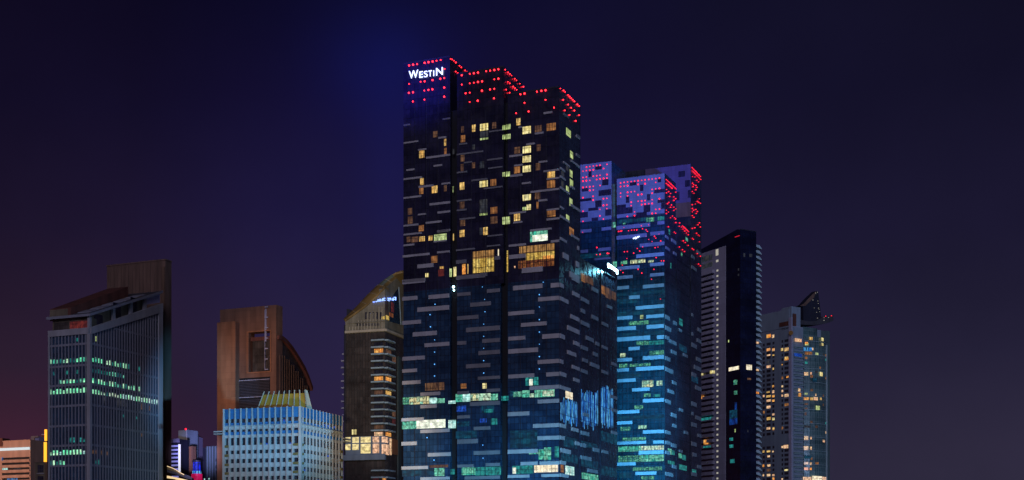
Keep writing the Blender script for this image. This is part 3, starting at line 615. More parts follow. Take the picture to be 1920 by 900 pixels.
# penthouse storey under the raked roof
zs = FL.Z(165, 593.5); ze = FR.Z(300.5, 549)
oneprism(T, 'penthouse_wall', FR, [(1.5, ztop-2), (FR.U(272), FR.Z(280, 577)-2), (FR.U(272), ze-3), (1.5, zs)], -uE+3, -1.6, 'tan_wall')
one(T, 'penthouse_wall', FL, 1.5, uE-.6, ztop-2, zs, -6, -1.3, 'tan_wall')
pc = []
for x in (168.5, 214.5, 247, 273):
    u = FR.U(x); pc.append((FR, u-.9 if x > 169 else 0, u+.9, FR.Z(x, 615-(x-168)*.33)-2, zs+(ze-zs)*(u/FR.U(300.5)), -1.2, -.1, 'grey_concrete'))
pc.append((FL, -.05, 1.2, ztop-1, zs, -1.2, -.1, 'grey_concrete'))
many(T, 'column', pc)
many(T, 'penthouse_window', [(FR, FR.U(171), FR.U(176), ztop+.5, zs-1, -1.6, -1.5, 'bronze_glass'), (FR, FR.U(182), FR.U(198), ztop+1.5, zs+2.2, -1.6, -1.5, 'black_glass'), (FR, FR.U(217.5), FR.U(232), ztop+7.5, zs+9.0, -1.6, -1.5, 'black_glass'), (FR, FR.U(250), FR.U(262), ztop+11.5, zs+13.4, -1.6, -1.5, 'black_glass'), (FL, FL.U(127), FL.U(161), ztop-.2, zs-1.2, -1.3, -1.2, 'redroom'), (FL, FL.U(97), FL.U(125), ztop-.2, zs-1.2, -1.3, -1.22, 'bronze_glass')])
oneprism(T, 'parapet', FR, [(FR.U(275), FR.Z(275, 571)), (FR.U(300.5), FR.Z(300.5, 567)), (FR.U(300.5), ze), (FR.U(275), FR.Z(275, 557.5))], -.8, -.2, 'lavender_wall')
# roof slab and its raised ribs
rs = [(-1.0, zs), (FR.U(301.5), ze), (FR.U(301.5), ze+.9), (-1.0, zs+.9)]
RFB = oneprism(T, 'roof', FR, rs, -uE-.5, 1.0, 'dark_roof')
oneprism(T, 'roof_edge', FR, [(-1.1, zs-.1), (FR.U(301.5), ze-.1), (FR.U(301.5), ze+1.0), (-1.1, zs+1.0)], 1.02, 1.3, 'fin_metal')
one(T, 'roof_edge', FL, -1.2, uE+.5, zs-.1, zs+1.0, 1.02, 1.3, 'fin_metal')
for k in range(5):
    a = 3+k*7.5
    sl = (ze-zs)/(FR.U(301.5)+1)
    mbb = MB(); prism(mbb, FR, [(a, zs+.9+sl*(a+1)), (a+5.5, zs+.9+sl*(a+6.5)), (a+5.5, zs+1.25+sl*(a+6.5)), (a, zs+1.25+sl*(a+1))], -9, -2, 'fin_metal'); mbb.build('skylight', RFB)
W3 = Wall(FL.at(uE-.2), RD)
zq0, zq1 = W3.Z(93.5, 580), W3.Z(203, 541)
uq = W3.U(203)
oneprism(T, 'roof_house', W3, [(.3, zs-.5), (uq, zq1-7), (uq, zq1), (.3, zq0)], -.1, 11, 'rust_roof')
one(T, 'roof_house_wall', FL, FL.U(126), uE-.3, zs+1.1, zq0-.4, -2.0, .1, 'tan_wall')

T = thing('brown_slab_tower', 'dark brown windowless slab rising behind the raked roof of the finned office tower', 'tower', gp(313, 612))
WS = Wall(gp(310, 612), LD)
one(T, 'wall', WS, 0, WS.U(200.5), 0, WS.Z(314, 487.5), -4.5, 0, 'dark_brown_stone')
many(T, 'rib', [(WS, WS.U(200.5)*i/16-.15, WS.U(200.5)*i/16+.15, 0, WS.Z(314, 487.5)-.3, 0, .25, 'dark_brown_stone') for i in range(1, 16)])
one(T, 'coping', WS, -.3, WS.U(200.5)+.2, WS.Z(314, 487.5), WS.Z(314, 487.5)+.6, -4.6, .3, 'dark_brown_stone')
one(T, 'edge_shaft', WS, .1, 1.5, 0, WS.Z(314, 487.5)-3, 0.02, .5, 'brown_stone')

# ================================================================== brown tower with opening
T = thing('brown_tower', 'reddish brown tower with a rectangular opening near its top and a curved wing roof', 'tower', gp(518, 640))
WD = Wall(gp(519, 640), LD); RD_ = Wall(gp(519, 640), RD)
zt = WD.Z(518, 571.5); U = WD.U
hz1, hz0 = WD.Z(486, 622), WD.Z(486, 697)
dp = -5
one(T, 'wall', WD, U(466.5), U(412.5), 0, zt, dp, 0, 'terracotta_stone')
one(T, 'wall', WD, 0, U(506), 0, zt, dp, 0, 'terracotta_stone')
one(T, 'wall', WD, U(506)+.003, U(466.5)-.003, hz1, zt-.002, dp+.01, -.01, 'terracotta_stone')
one(T, 'wall', WD, U(506)+.003, U(466.5)-.003, 0, hz0, dp+.01, -.01, 'terracotta_stone')
W2_ = WD.off(3.2)
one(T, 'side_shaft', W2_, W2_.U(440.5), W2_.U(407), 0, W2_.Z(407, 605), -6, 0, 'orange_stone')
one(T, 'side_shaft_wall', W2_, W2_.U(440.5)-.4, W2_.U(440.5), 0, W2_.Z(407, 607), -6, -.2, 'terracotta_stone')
one(T, 'opening_panel', WD, U(505), U(467.5), hz0, WD.Z(486, 655), dp+.3, dp+.8, 'lavender_wall')
one(T, 'opening_panel', WD, U(505), U(467.5), WD.Z(486, 654.8), WD.Z(486, 634), dp+.3, dp+.8, 'navy_wall')
fr = []
a, b = U(507), U(465)
fr += [(WD, a-.5, a, hz0-.5, hz1+.5, 0, .35, 'orange_stone'), (WD, b, b+.5, hz0-.5, hz1+.5, 0, .35, 'orange_stone'), (WD, a, b, hz1, hz1+.5, 0, .35, 'orange_stone'), (WD, a, b, hz0-.5, hz0, 0, .35, 'orange_stone')]
many(T, 'opening_frame', fr)
many(T, 'pilaster', [(WD, .02, U(510), 0, zt-1, .0, .5, 'terracotta_stone'), (WD, U(499.8), U(498.2), hz1-5, zt-1.5, .0, .3, 'lilac_wall')])
lr = []
for i in range(7):
    y = 575+i*19.5
    lr.append((WD, U(503.5), U(497.5), WD.Z(500, y+2), WD.Z(500, y), .3, .7, 'lilac_wall'))
lr.append((WD, U(498), U(497.3), hz0+.5, zt-2, .3, .55, 'lilac_wall'))
many(T, 'service_ladder', lr)
one(T, 'louvre_bay', WD, U(506.5), U(443), WD.Z(475, 767)-60, WD.Z(475, 708), 0, .1, 'black_joint')
lv = []
for i in range(36):
    y = 712+i*2.9
    m = 'lilac_wall' if i in (0, 11, 12, 24) else 'louvre_metal'
    if i == 12: continue
    lv.append((WD, U(506), U(443.5), WD.Z(475, y+1.3), WD.Z(475, y), .1, .45, m))
many(T, 'louvre', lv)
cur = [(520, 629), (528, 631), (536, 638), (545, 649), (553, 661), (561, 674), (569, 688), (576, 704), (583.5, 726)]
cz = [(RD_.U(x), RD_.Z(x, y)) for x, y in cur]
oneprism(T, 'wing_wall', RD_, [(.3, 0), (cz[-1][0]-.8, 0), (cz[-1][0]-.8, cz[-1][1]-1)]+[(u-.8 if i else .3, z-1.3) for i, (u, z) in list(enumerate(cz))[::-1][1:]], -14, -.3, 'bronze_glass')
mb = MB()
prism(mb, RD_, cz+[(u-.5, z-1.9) for u, z in cz[::-1]], -15, 1.2, 'rust_roof'); mb.build('curved_roof', T)
many(T, 'fin', [(RD_, cz[0][0]+(cz[-1][0]-cz[0][0])*i/15-.22, cz[0][0]+(cz[-1][0]-cz[0][0])*i/15+.22, 0, [cz[k][1]+(cz[k+1][1]-cz[k][1])*0 for k in range(8) if cz[k][0] <= cz[0][0]+(cz[-1][0]-cz[0][0])*i/15 <= cz[k+1][0]+.01][0]-9, -.3, .4, 'brown_stone') for i in range(1, 15)])

# ================================================================== white gridded block
T = thing('gridded_white_block', 'white gridded block with blue-lit top floor and yellow ribbed crown', 'building', gp(563, 520))
CE = gp(563, 520); EL = Wall(CE, (-3.03, 1)); ER = Wall(CE, (.33, 1))
eL, eR = EL.U(420), ER.U(643)
ez = lambda y: EL.Z(563, y)
zt = ez(763)
one(T, 'wall', EL, .62, eL, 0, zt-3, -eR, -.6, 'dark_pane')
nb = 13
rows = [(762, 781, 'blue_lit_tile'), (788.5, 794, 'blue_lit_tile'), (794.3, 799, 'white_stone'), (806, 811.5, 'blue_lit_tile'), (811.8, 817, 'white_stone'), (831.5, 841, 'white_stone'), (848, 857.5, 'white_stone'), (865.5, 874, 'white_stone'), (882, 891, 'white_stone'), (898.5, 908, 'white_stone'), (916, 926, 'white_stone')]
it = []
for wl, ue in ((EL, eL), (ER, eR)):
    for y0, y1, m in rows:
        if m == 'white_stone':
            it.append((wl, .3, ue-.3, ez(y1), ez(y0), -.6, -.12 if wl is EL else -.4, m))
many(T, 'spandrel', it)
bl = []; rb = []; hoods = []; wn = []; ol = []; wl_list = ((EL, eL), (ER, eR))
for wl, ue in wl_list:
    ps = [0]+[ue*(.094+ (1-.094)*i/12) for i in range(13)] if wl is EL else [ue*i/13 for i in range(14)]
    for i, u in enumerate(ps):
        wdt = .32 if 0 < i < 13 else .55
        rb.append((wl, u-wdt*(1 if wl is EL else .8), u+wdt*(1 if wl is EL else .8), 0, ez(816), -.58, .32 if wl is EL else -.1, 'white_stone'))
        # tapering upper rib
    for i in range(13):
        a, b = sorted((ps[i], ps[i+1]))
        for y0, y1, m in rows:
            if m == 'blue_lit_tile': bl.append((wl, a+.36, b-.36, ez(y1), ez(y0), -.58, (-.2 if y0 > 770 else -.05)-(.25 if wl is ER else 0), m))
        hoods.append((wl, a+.36, a+.36+(b-a)*.22, ez(806), ez(799.2), -.58, -.15, 'white_stone'))
        hoods.append((wl, a+.36+(b-a)*.22, b-.36, ez(801.2), ez(799.2), -.58, -.15, 'white_stone'))
        # window surrounds
        for (ya, yb) in ((781, 788.5), (817, 831.5), (841, 848), (857.5, 865.5), (874, 882), (891, 898.5)):
            wn.append((wl, a+.36, a+.36+(b-a)*.2, ez(yb), ez(ya), -.58, -.2 if wl is EL else -.45, 'white_stone'))
            if random.random() < .12: hoods.append((wl, a+.36+(b-a)*.25, b-.5, ez(yb), ez(yb-3.5), -.6, -.5, random.choice(['olive_slab', 'blueroom', 'faint'])))
many(T, 'blue_panel', bl); many(T, 'window_reveal', wn); many(T, 'window_hood', hoods)
up = []
for wl, ue in wl_list:
    ps = [0]+[ue*(.094+ (1-.094)*i/12) for i in range(13)] if wl is EL else [ue*i/13 for i in range(14)]
    for i, u in enumerate(ps):
        mbb = MB(); zlo = ez(816)+.01
        # rib flares outward near the ledge, slim at the roof
        s = (.32 if wl is EL else .22) if 0 < i < 13 else .5
        prism(mbb, wl, [(u-s, zlo), (u+s, zlo), (u+s*.55, zlo+3), (u+s*.5, ez(761)), (u-s*.5, ez(761)), (u-s*.55, zlo+3)], -.58, .45 if wl is EL else -.15, 'white_stone')
        mbb.build('upper_rib', T)
many(T, 'rib', rb)
for (wl, i0, i1) in ((EL, .05, .089), (EL, .93, .985), (ER, .93, .985), (ER, .02, .06)):
    ue = eL if wl is EL else eR
    for y in (831, 848.5, 866, 882.5, 899):
        ol.append((wl, ue*i0-(ue*.045 if i0 < .1 and wl is EL else 0), ue*i1, ez(y+4.5), ez(y), -.5, .4, 'olive_slab'))
many(T, 'balcony', ol)
many(T, 'ledge', [(EL, eL+.5, eL+4.6, ez(805), ez(803), -4, .2, 'white_stone'), (EL, eL+.5, eL+4.6, ez(809.5), ez(807.8), -4, .2, 'white_stone'),
                  (ER, eR+.5, eR+8, ez(806.5), ez(804.5), -4, .2, 'white_stone'), (ER, eR+.5, eR+7, ez(812), ez(810), -4, .2, 'white_stone'),
                  (EL, .3, eL-.3, ez(793.8), ez(794.8), -.5, .5, 'white_stone'), (ER, .3, eR-.3, ez(793.8), ez(794.8), -.5, .5, 'white_stone')])
one(T, 'roof', EL, .6, eL-.6, zt-2.99, zt-2.4, -eR+1, -1, 'dark_roof')
# crown: truncated pyramid with ribs
pc_ = EL.off(-9)
def crownpt(x, y, o): return None
cl, cr2, ctl, ctr = 470, 585, 485, 574
WC = Wall((EL.P(0, 0, 0)[0]+ER.d[0]*10+EL.d[0]*2, EL.P(0, 0, 0)[1]+ER.d[1]*10+EL.d[1]*2), EL.d)   # front-right corner of the crown base
WCr = Wall(WC.p, ER.d)
cuL = WC.U(476); cuR = WCr.U(590)
zb0, zb1 = zt-3, WC.Z(540, 737)
ins = 2.0
def C4(z, s):
    A = WC.p
    def q(a, b): return (A[0]+WC.d[0]*a+WCr.d[0]*b, A[1]+WC.d[1]*a+WCr.d[1]*b, z)
    return [q(s, s), q(cuL-s*1.6, s), q(cuL-s*1.6, cuR-s), q(s, cuR-s)]
b4, t4 = C4(zb0, 0), C4(zb1, ins)
mb = MB()
for i in range(4):
    j = (i+1) % 4; mb.face([b4[j], b4[i], t4[i], t4[j]], [(0, 0), (10, 0), (10, 8), (0, 8)], 'ochre_metal')
mb.face(t4, [(0, 0), (10, 0), (10, 10), (0, 10)], 'ochre_metal'); CRN = mb.build('crown', T)
def beam(mb, p, q, r, mat):
    p, q = Vector(p), Vector(q); d = (q-p).normalized(); s = d.cross(Vector((0, 1, .01))).normalized()*r; t = d.cross(s).normalized()*r
    c = [(-1, -1), (1, -1), (1, 1), (-1, 1)]
    A = [p+s*a+t*b for a, b in c]; B = [q+s*a+t*b for a, b in c]
    for i in range(4): j = (i+1) % 4; mb.face([A[i], A[j], B[j], B[i]], [(0, 0), (1, 0), (1, 5), (0, 5)], mat)
    mb.face(B, [(0, 0)]*4, mat); mb.face(A[::-1], [(0, 0)]*4, mat)
for (i, j, n) in ((0, 1, 8), (0, 3, 8)):
    for k in range(n+1):
        f = k/n; p = Vector(b4[i]).lerp(Vector(b4[j]), f); q = Vector(t4[i]).lerp(Vector(t4[j]), f)
        d = (q-p); mb = MB(); beam(mb, p-Vector((0, .4, 0)), q+d*.13-Vector((0, .4, 0)), .19, 'cream_rib'); mb.build('crown_rib', CRN)

# ================================================================== domed apartment tower
T = thing('curved_top_tower', 'brown tower with curved golden roof and a stack of lit balconies', 'tower', gp(722, 615))
CF = gp(722, 615); PL = Wall(CF, (-3, 1)); PR = Wall(CF, (.333, 1))
fz = lambda y: PL.Z(722, y)
zs_ = fz(622)
one(T, 'wall', PL, 0, PL.U(648), 0, zs_, -18, 0, 'bronze_glass')
one(T, 'wall', PR, .02, PR.U(765), 0, zs_, -6, 0, 'bronze_glass')
one(T, 'fin_wall', PL, PL.U(648)+.02, PL.U(643), 0, fz(604), -14, -1, 'navy_wall')
oneprism(T, 'fin_top', PL, [(PL.U(661), fz(604)), (PL.U(643), fz(604)), (PL.U(643), PL.Z(643, 576)), (PL.U(649), PL.Z(649, 577)), (PL.U(658), PL.Z(658, 587))], -14, -4, 'navy_wall')
gp_ = [(132, 775), (260, 685), (400, 585), (500, 500), (580, 425), (690, 310)]
poly = [(PL.U(px('F', x, y)[0]), PL.Z(*px('F', x, y))) for x, y in gp_]
oneprism(T, 'gable', PL, poly+[(0, zs_+.1), (PL.U(648), zs_+.1)], -3, 0, 'stone_gable')
gr = [(690, 310), (760, 240), (830, 180), (930, 110), (1000, 90)]
polr = [(PR.U(px('F', x, y)[0]), PR.Z(*px('F', x, y))) for x, y in gr]
oneprism(T, 'gable', PR, polr+[(polr[-1][0], zs_+.1), (0.02, zs_+.1)], -3, 0, 'stone_gable')
PB = PL.off(-4)
oc = [(128, 775), (160, 725), (220, 655), (300, 560), (400, 440), (520, 325), (640, 230), (760, 155), (860, 105), (960, 82), (1080, 75)]
op = [(PB.U(px('F', x, y)[0]), PB.Z(*px('F', x, y))) for x, y in oc]
inn = [(PL, x, y) for x, y in gp_]+[(PR, x, y) for x, y in gr]
ip = [w_.P(w_.U(px('F', x, y)[0]), w_.Z(*px('F', x, y)), -.2) for w_, x, y in inn]
def samp(pts, n):
    d = [0]
    for a, b in zip(pts, pts[1:]): d.append(d[-1]+(Vector(b)-Vector(a)).length)
    out = []
    for k in range(n+1):
        t = d[-1]*k/n
        for m in range(len(d)-1):
            if d[m] <= t <= d[m+1]+1e-6:
                out.append(Vector(pts[m]).lerp(Vector(pts[m+1]), (t-d[m])/max(1e-6, d[m+1]-d[m]))); break
    return out
PB2 = PL.off(-11)
oo = [PB2.P(PB2.U(px('F', x, y)[0]), PB2.Z(*px('F', x, y)), 0) for x, y in oc]
NR = 16; A_ = samp(ip, NR); B_ = samp(oo, NR)
mb = MB(); rows_ = []
for k in range(6):
    f = k/5; bul = math.sin(math.pi*f)
    rows_.append([a.lerp(b, f)+Vector((PL.n[0]*2.2*bul, PL.n[1]*2.2*bul, 1.0*bul)) for a, b in zip(A_, B_)])
rows_.append([b+Vector((-PL.n[0]*14, -PL.n[1]*14, -4)) for b in B_])
for k in range(6):
    for m in range(NR):
        mb.face([rows_[k][m], rows_[k][m+1], rows_[k+1][m+1], rows_[k+1][m]], [(m*2, k*2), (m*2+2, k*2), (m*2+2, k*2+2), (m*2, k*2+2)], 'gold_highlight' if (k in (1, 2) and 8 <= m <= 12) else 'gold_roof')
CRF = mb.build('curved_roof', T)
for p_ in CRF.data.polygons: p_.use_smooth = True
one(T, 'roof_core', PL, 1, PL.U(655), zs_-1, zs_+5, -16, -4, 'gold_roof')
for m in range(2, NR, 2):
    mbb = MB()
    for k in range(5):
        beam(mbb, rows_[k][m], rows_[k+1][m], .07, 'cream_rib')
    mbb.build('roof_seam', CRF)
# roof rim along the gable
for k in range(len(poly)-1):
    a, b = poly[k], poly[k+1]
    mbb = MB(); prism(mbb, PL, [a, b, (b[0], b[1]+1.0), (a[0], a[1]+1.0)], -4.0, .5, 'gold_roof'); mbb.build('roof_rim', CRF)
one(T, 'cornice', PL, -.3, PL.U(648), fz(621), fz(616.5), 0, .9, 'cream_rib')
one(T, 'cornice', PR, -.3, PR.U(765), fz(621), fz(616.5), 0, .9, 'cream_rib')
one(T, 'cornice', PL, -.2, PL.U(650), fz(603), fz(601.5), 0, .5, 'stone_gable')
gd = []
for i in range(1, 13):
    u = PL.U(650)*i/13; gd.append((PL, u-.12, u+.12, zs_, min([z for uu, z in poly if uu <= u+6] or [zs_+6])-2.5, 0, .18, 'cream_rib'))
many(T, 'pilaster', gd)
gpol = [(750, 770), (760, 480), (830, 360), (875, 300), (900, 480), (905, 815)]
gq = [(PR.U(px('F', x, y)[0]), PR.Z(*px('F', x, y))) for x, y in gpol]
oneprism(T, 'glass_wall', PR, gq, 0, .15, 'teal_glass')
q0, q1 = gq[3], gq[5]
oneprism(T, 'glass_frame', PR, [q0, q1, (q1[0]+.6, q1[1]), (q0[0]+.5, q0[1]+.5)], .0, .4, 'white_rail')
many(T, 'roof_window', winlist('F', PL, [(640,700,690,740,'diningyellow'),(690,480,735,680,'bronze_glass')], .1)+winlist('F', PR, [(700,690,742,745,'diningyellow'),(745,650,800,710,'diningred'),(770,500,810,640,'redroom')], .2)+winlist('F', PL, [(x, 795, x+28, 835, 'dark_pane') for x in range(290, 600, 42)], .08)+winlist('F', PL, [(x, 640, x+24, 740, 'dark_pane') for x in range(410, 640, 52)], .08))
bal = []; bw = []; ys = [636.5+13.03*i for i in range(14)]
for i, y in enumerate(ys):
    bal += [(PL, 0, PL.U(698), fz(y+2.4), fz(y-.3), 0, 1.6, 'white_rail'), (PR, -.2, PR.U(736), fz(y+2.4), fz(y-.3), .01, 1.59, 'white_rail')]
    m = {1: 'orangeroom', 5: 'orangeroom', 7: 'dim', 13: 'peach', 12: 'dim'}.get(i, 'dark_pane')
    m2 = {1: 'dim', 5: 'orangeroom', 7: 'warm', 13: 'orangeroom'}.get(i, 'dark_pane')
    bw += [(PL, 1.0, PL.U(702), fz(y+11), fz(y+4), 0, .12, m), (PR, .6, PR.U(733), fz(y+11), fz(y+4), 0.0, .12, m2)]
for y in (881, 894, 907):
    bal += [(PL, 0, PL.U(698), fz(y+2.4), fz(y-.3), 0, 1.6, 'white_rail'), (PR, -.2, PR.U(736), fz(y+2.4), fz(y-.3), .01, 1.59, 'white_rail')]
bw += winlist('L', PL, [(520,875,600,905,'redroom'),(225,190,300,260,'yellow')], .14)+winlist('L', PR, [(650,878,700,905,'orangeroom')], .14)
bw += winlist('f', PR, [(290,405,304,430,'dim'),(290,625,302,645,'dim'),(290,655,302,675,'redroom')], .14)
many(T, 'balcony', bal); many(T, 'window', bw)
many(T, 'glass_strip', [(PR, PR.U(745), PR.U(751), 0, fz(660), .0, .5, 'teal_wall')])
lob = winlist('L', PL, [(135,300,205,378,'lobby'),(232,298,322,378,'lobby'),(350,294,488,374,'lobby'),(518,292,608,372,'lobbypeach'),(645,292,690,370,'lobbypeach'),(135,398,205,478,'lobby'),(232,395,320,478,'lobby'),(350,392,488,525,'lobby'),(518,390,608,523,'lobbypeach'),(645,395,690,530,'lobbypeach')], .2)
lob += winlist('L', PR, [(690,300,728,378,'lobbypeach'),(690,400,738,545,'lobbypeach'),(750,315,775,550,'peach')], .2)
LF = one(T, 'lobby_frame', PL, 0, PL.U(648), fz(852), fz(817), .0, .1, 'blue_grey_wall')
LF2 = one(T, 'lobby_frame', PR, 0, PR.U(734), fz(852), fz(817), .0, .1, 'blue_grey_wall')
many(LF, 'pane', [q for q in lob if q[0] is PL]); many(LF2, 'pane', [q for q in lob if q[0] is PR])
one(T, 'side_panel', PR, PR.U(735), PR.U(747), fz(849), fz(820), .0, .3, 'orange_stone')
one(T, 'terrace', PL, -.5, PL.U(645), fz(862), fz(852), 0, 1.6, 'blue_grey_wall')
many(T, 'side_balcony', [(PL, PL.U(643), PL.U(643)+(3.2 if i % 3 else 2.6), fz(y+2.6), fz(y), -9, -4.5, 'lilac_wall') for i, y in enumerate([655+12.9*k for k in range(11)])])
many(T, 'facade_rib', [(PL, PL.U(696)+(PL.U(649)-PL.U(696))*i/9-.15, PL.U(696)+(PL.U(649)-PL.U(696))*i/9+.15, fz(816), zs_, 0, .3, 'bronze_glass') for i in range(10)])
S = thing('gable_sign', 'small blue-white lit sign under the golden curved roof of the balcony tower', 'sign', PL.at(0))
gl = []
xx = 528
while xx < 820:
    wd = random.choice((16, 22, 26)); hh = random.uniform(22, 46) if xx > 570 else 12
    yb = 505-(xx-528)*.155
    wall = PL if xx < 680 else PR
    for (fa, fb, fc, fd) in random.sample([(0, .25, 0, 1), (.7, 1, 0, 1), (0, 1, .8, 1), (0, 1, 0, .2), (.3, .7, .4, .6)], 3):
        a = px('F', xx+wd*fa, yb); b = px('F', xx+wd*fb, yb); u0, u1 = sorted((wall.U(a[0]), wall.U(b[0])))
        zb_ = wall.Z(*a); h_ = hh/7.5*615/F
        gl.append((wall, u0, u1, zb_+h_*fc, zb_+h_*fd, .5+.01*(len(gl) % 3), .8+.01*(len(gl) % 3), 'sign_blue'))
    xx += wd+8
many(S, 'letter', gl)

# ================================================================== dark residential tower
T = thing('dark_residential_tower', 'slim black tower with slanted roof, pale balcony side and zigzag balconies down its edge', 'apartment tower', gp(1388, 738))
CI = gp(1388, 738); IL = Wall(CI, (-.559, 1)); IR = Wall(CI, (1, .559))
iR = IR.U(1418)
uI = IL.U(1315)
z_ = lambda x, y: IL.Z(x, y)
oneprism(T, 'wall', IL, [(0, 0), (uI-1, 0), (uI, 0), (uI, z_(1315.5, 467)), (IL.U(1382), z_(1382, 430)), (0, z_(1388, 430.5))], -iR, 0, 'black_glass')
one(T, 'roof_coping', IR, 0, iR, z_(1388, 430.6), z_(1388, 430.6)+.5, 0, .2, 'navy_wall')
zw = z_(1361, 461)
one(T, 'side_wall', IL, IL.U(1361), uI, 0, zw, .0, .4, 'lilac_wall')
ib = []; iw = []
sp_ = 3.1
ztop_ = z_(1345, 505)
k = 0
while ztop_-k*sp_ > 1:
    z = ztop_-k*sp_
    ib.append((IL, IL.U(1341), uI-.2, z-1.7, z, .4, 2.0, 'lilac_wall'))
    ib.append((IL, IL.U(1339), uI-.9, z-2.6, z-1.75, .38, .45, 'dark_pane'))
    m = 'small_white'
    iw.append((IL, IL.U(1347.8), IL.U(1344.6), z-1.3, z-.3, .38, .46, m)); k += 1
    if random.random() < .3:
        uu = IL.U(random.uniform(1318, 1336)); ib.append((IL, uu, uu+1.2, z-1.1, z-.4, 2.2, 2.26, 'faint'))
many(T, 'balcony', ib)
iw += winlist('i', IL, [(162,178,180,222,'small_white'),(164,252,180,268,'small_white')], .47)+winlist('i', IL, [(62,222,138,262,'faint'),(66,275,140,308,'faint')], .46)
iw += winlist('j', IL, [(55,210,68,230,'yellow'),(128,192,142,210,'yellow'),(60,355,74,375,'orangeroom'),(88,640,102,668,'orangeroom'),(60,497,132,512,'teal'),(86,680,130,690,'teal')], 2.3)
iw += winlist('j', IL, [(230,165,296,188,'creamwhite'),(262,250,285,280,'tealspots'),(265,320,285,345,'tealspots'),(268,395,283,445,'bluedim'),(235,445,285,500,'darkteal'),(235,500,285,540,'bluedim'),(268,568,275,590,'cool'),(235,625,258,645,'teal'),(235,670,260,690,'teal'),(240,765,268,790,'teal')], .1)
iw += winlist('j', IR, [(343,152,379,185,'creamwhite'),(350,238,374,250,'dim'),(350,575,356,590,'faint')], .1)+winlist('i', IR, [(352,205,364,232,'faint'),(395,210,414,232,'faint')], .08)+winlist('i', IL, [(314,312,322,328,'faint'),(314,350,322,364,'faint'),(246,815,252,832,'cool')], .08)
many(T, 'window', iw)
one(T, 'red_roof_strip', IL, IL.U(1395) if False else IL.U(1387), IL.U(1378), z_(1388, 442), z_(1388, 440.6), 0, .1, 'faint_red')
zig = []
k = 0; zz = IR.Z(1418, 458)
while zz-k*sp_ > 1:
    z = zz-k*sp_; mbb = MB(); e = IR.U(1429.5)
    prism(mbb, IR, [(iR+.01, z), (iR+(e-iR)*.55, z), (e, z-1.7), (e, z-2.2), (iR+.01, z-1.1)], -5, -.5, 'white_rail')
    zig.append(mbb); k += 1
for m_ in zig[:100]: m_.build('corner_balcony', T)
many(T, 'balcony_light', [(IR, iR+.05, iR+2.2, z0_-1.0, z0_+.1, -.45, -.4, mm) for z0_, mm in ((IR.Z(1422, 641), 'peach'), (IR.Z(1422, 692), 'peach'), (IR.Z(1422, 735), 'orangeroom'))])

# ================================================================== right residential tower
T = thing('sail_crowned_tower', 'grey apartment tower with many small lit windows and a dark pointed sail on top', 'apartment tower', gp(1484, 870))
CJ = gp(1486, 870); JL = Wall(CJ, (-.65, 1)); JR = Wall(CJ, (1, .65))
jz = lambda y: JL.Z(1486, y)
uJ = JL.U(1424)
zj = JL.Z(1479, 580)
one(T, 'wall', JL, .02, uJ, 0, jz(612), -26, 0, 'blue_grey_wall')
oneprism(T, 'parapet', JL, [(JL.U(1480), jz(612)), (uJ, jz(612)), (uJ, JL.Z(1429, 590)), (JL.U(1480), zj)], -6, .3, 'blue_grey_wall')
one(T, 'parapet_panel', JL, JL.U(1479), JL.U(1462), JL.Z(1470, 612), JL.Z(1470, 604), .3, .5, 'rust_roof')
one(T, 'corner_pilaster', JL, 0, JL.U(1480.5), 0, jz(595), 0, .9, 'lilac_wall')
one(T, 'lift_house', JR, 0, JR.U(1503), jz(615), JR.Z(1495, 575), -10, -1, 'blue_grey_wall')
one(T, 'lift_house', JR, JR.U(1488), JR.U(1494), jz(612), JR.Z(1491, 588), -1, -.4, 'rust_roof')
one(T, 'roof_plinth', JR, JR.U(1487), JR.U(1506), jz(640), jz(611), -8, -.2, 'lilac_wall')
jw = []; sp_ = 3.0; z = jz(634)
cols = [(1430.5, 1434), (1437.5, 1445), (1448.5, 1452), (1465.5, 1468.5), (1471, 1478.5)]
k = 0
while z-k*sp_ > 2:
    zz = z-k*sp_
    if not (z-k*sp_ < JL.Z(1450, 817) and z-k*sp_ > JL.Z(1450, 834)):
        for a, b in cols: jw.append((JL, JL.U(b), JL.U(a), zz-1.75, zz, -.1, .04, 'dark_pane' if random.random() > .1 else random.choice(['amber', 'dim', 'orangeroom', 'peach', 'faint'])))
    k += 1
jl = winlist('j', JL, [(475,45,500,60),(513,45,527,60),(572,45,583,60),(592,42,618,60),(478,85,500,94),(512,85,527,94),(572,147,580,155),(514,172,524,185),(604,224,618,236),(512,285,524,298),(475,325,495,334),(512,318,526,335),(572,285,583,298),(572,315,583,330),(474,350,503,363),(512,348,527,363),(452,348,463,362),(572,345,583,358),(595,340,618,358),(475,378,503,392),(512,378,527,392),(512,468,527,480),(476,492,503,510),(512,495,527,512),(476,558,500,572),(513,558,527,572),(572,678,584,692),(586,672,616,694),(450,708,462,722),(476,708,500,720),(512,710,522,720),(480,740,497,752),(450,800,460,815),(480,798,500,812),(592,830,615,840),(450,862,460,875),(478,860,500,875),(512,862,527,875),(572,888,582,900),(592,100,616,114)], .1)
jl += winlist('i', JL, [(515,775,545,800),(553,778,570,800),(616,873,632,893),(640,870,670,893),(515,875,540,893),(555,875,572,893)], .1)
jl = [q[:7]+(random.choice(['orangeroom', 'peach', 'peach', 'warm', 'yellow']),) for q in jl]
many(T, 'lit_window', jl); many(T, 'window', jw)
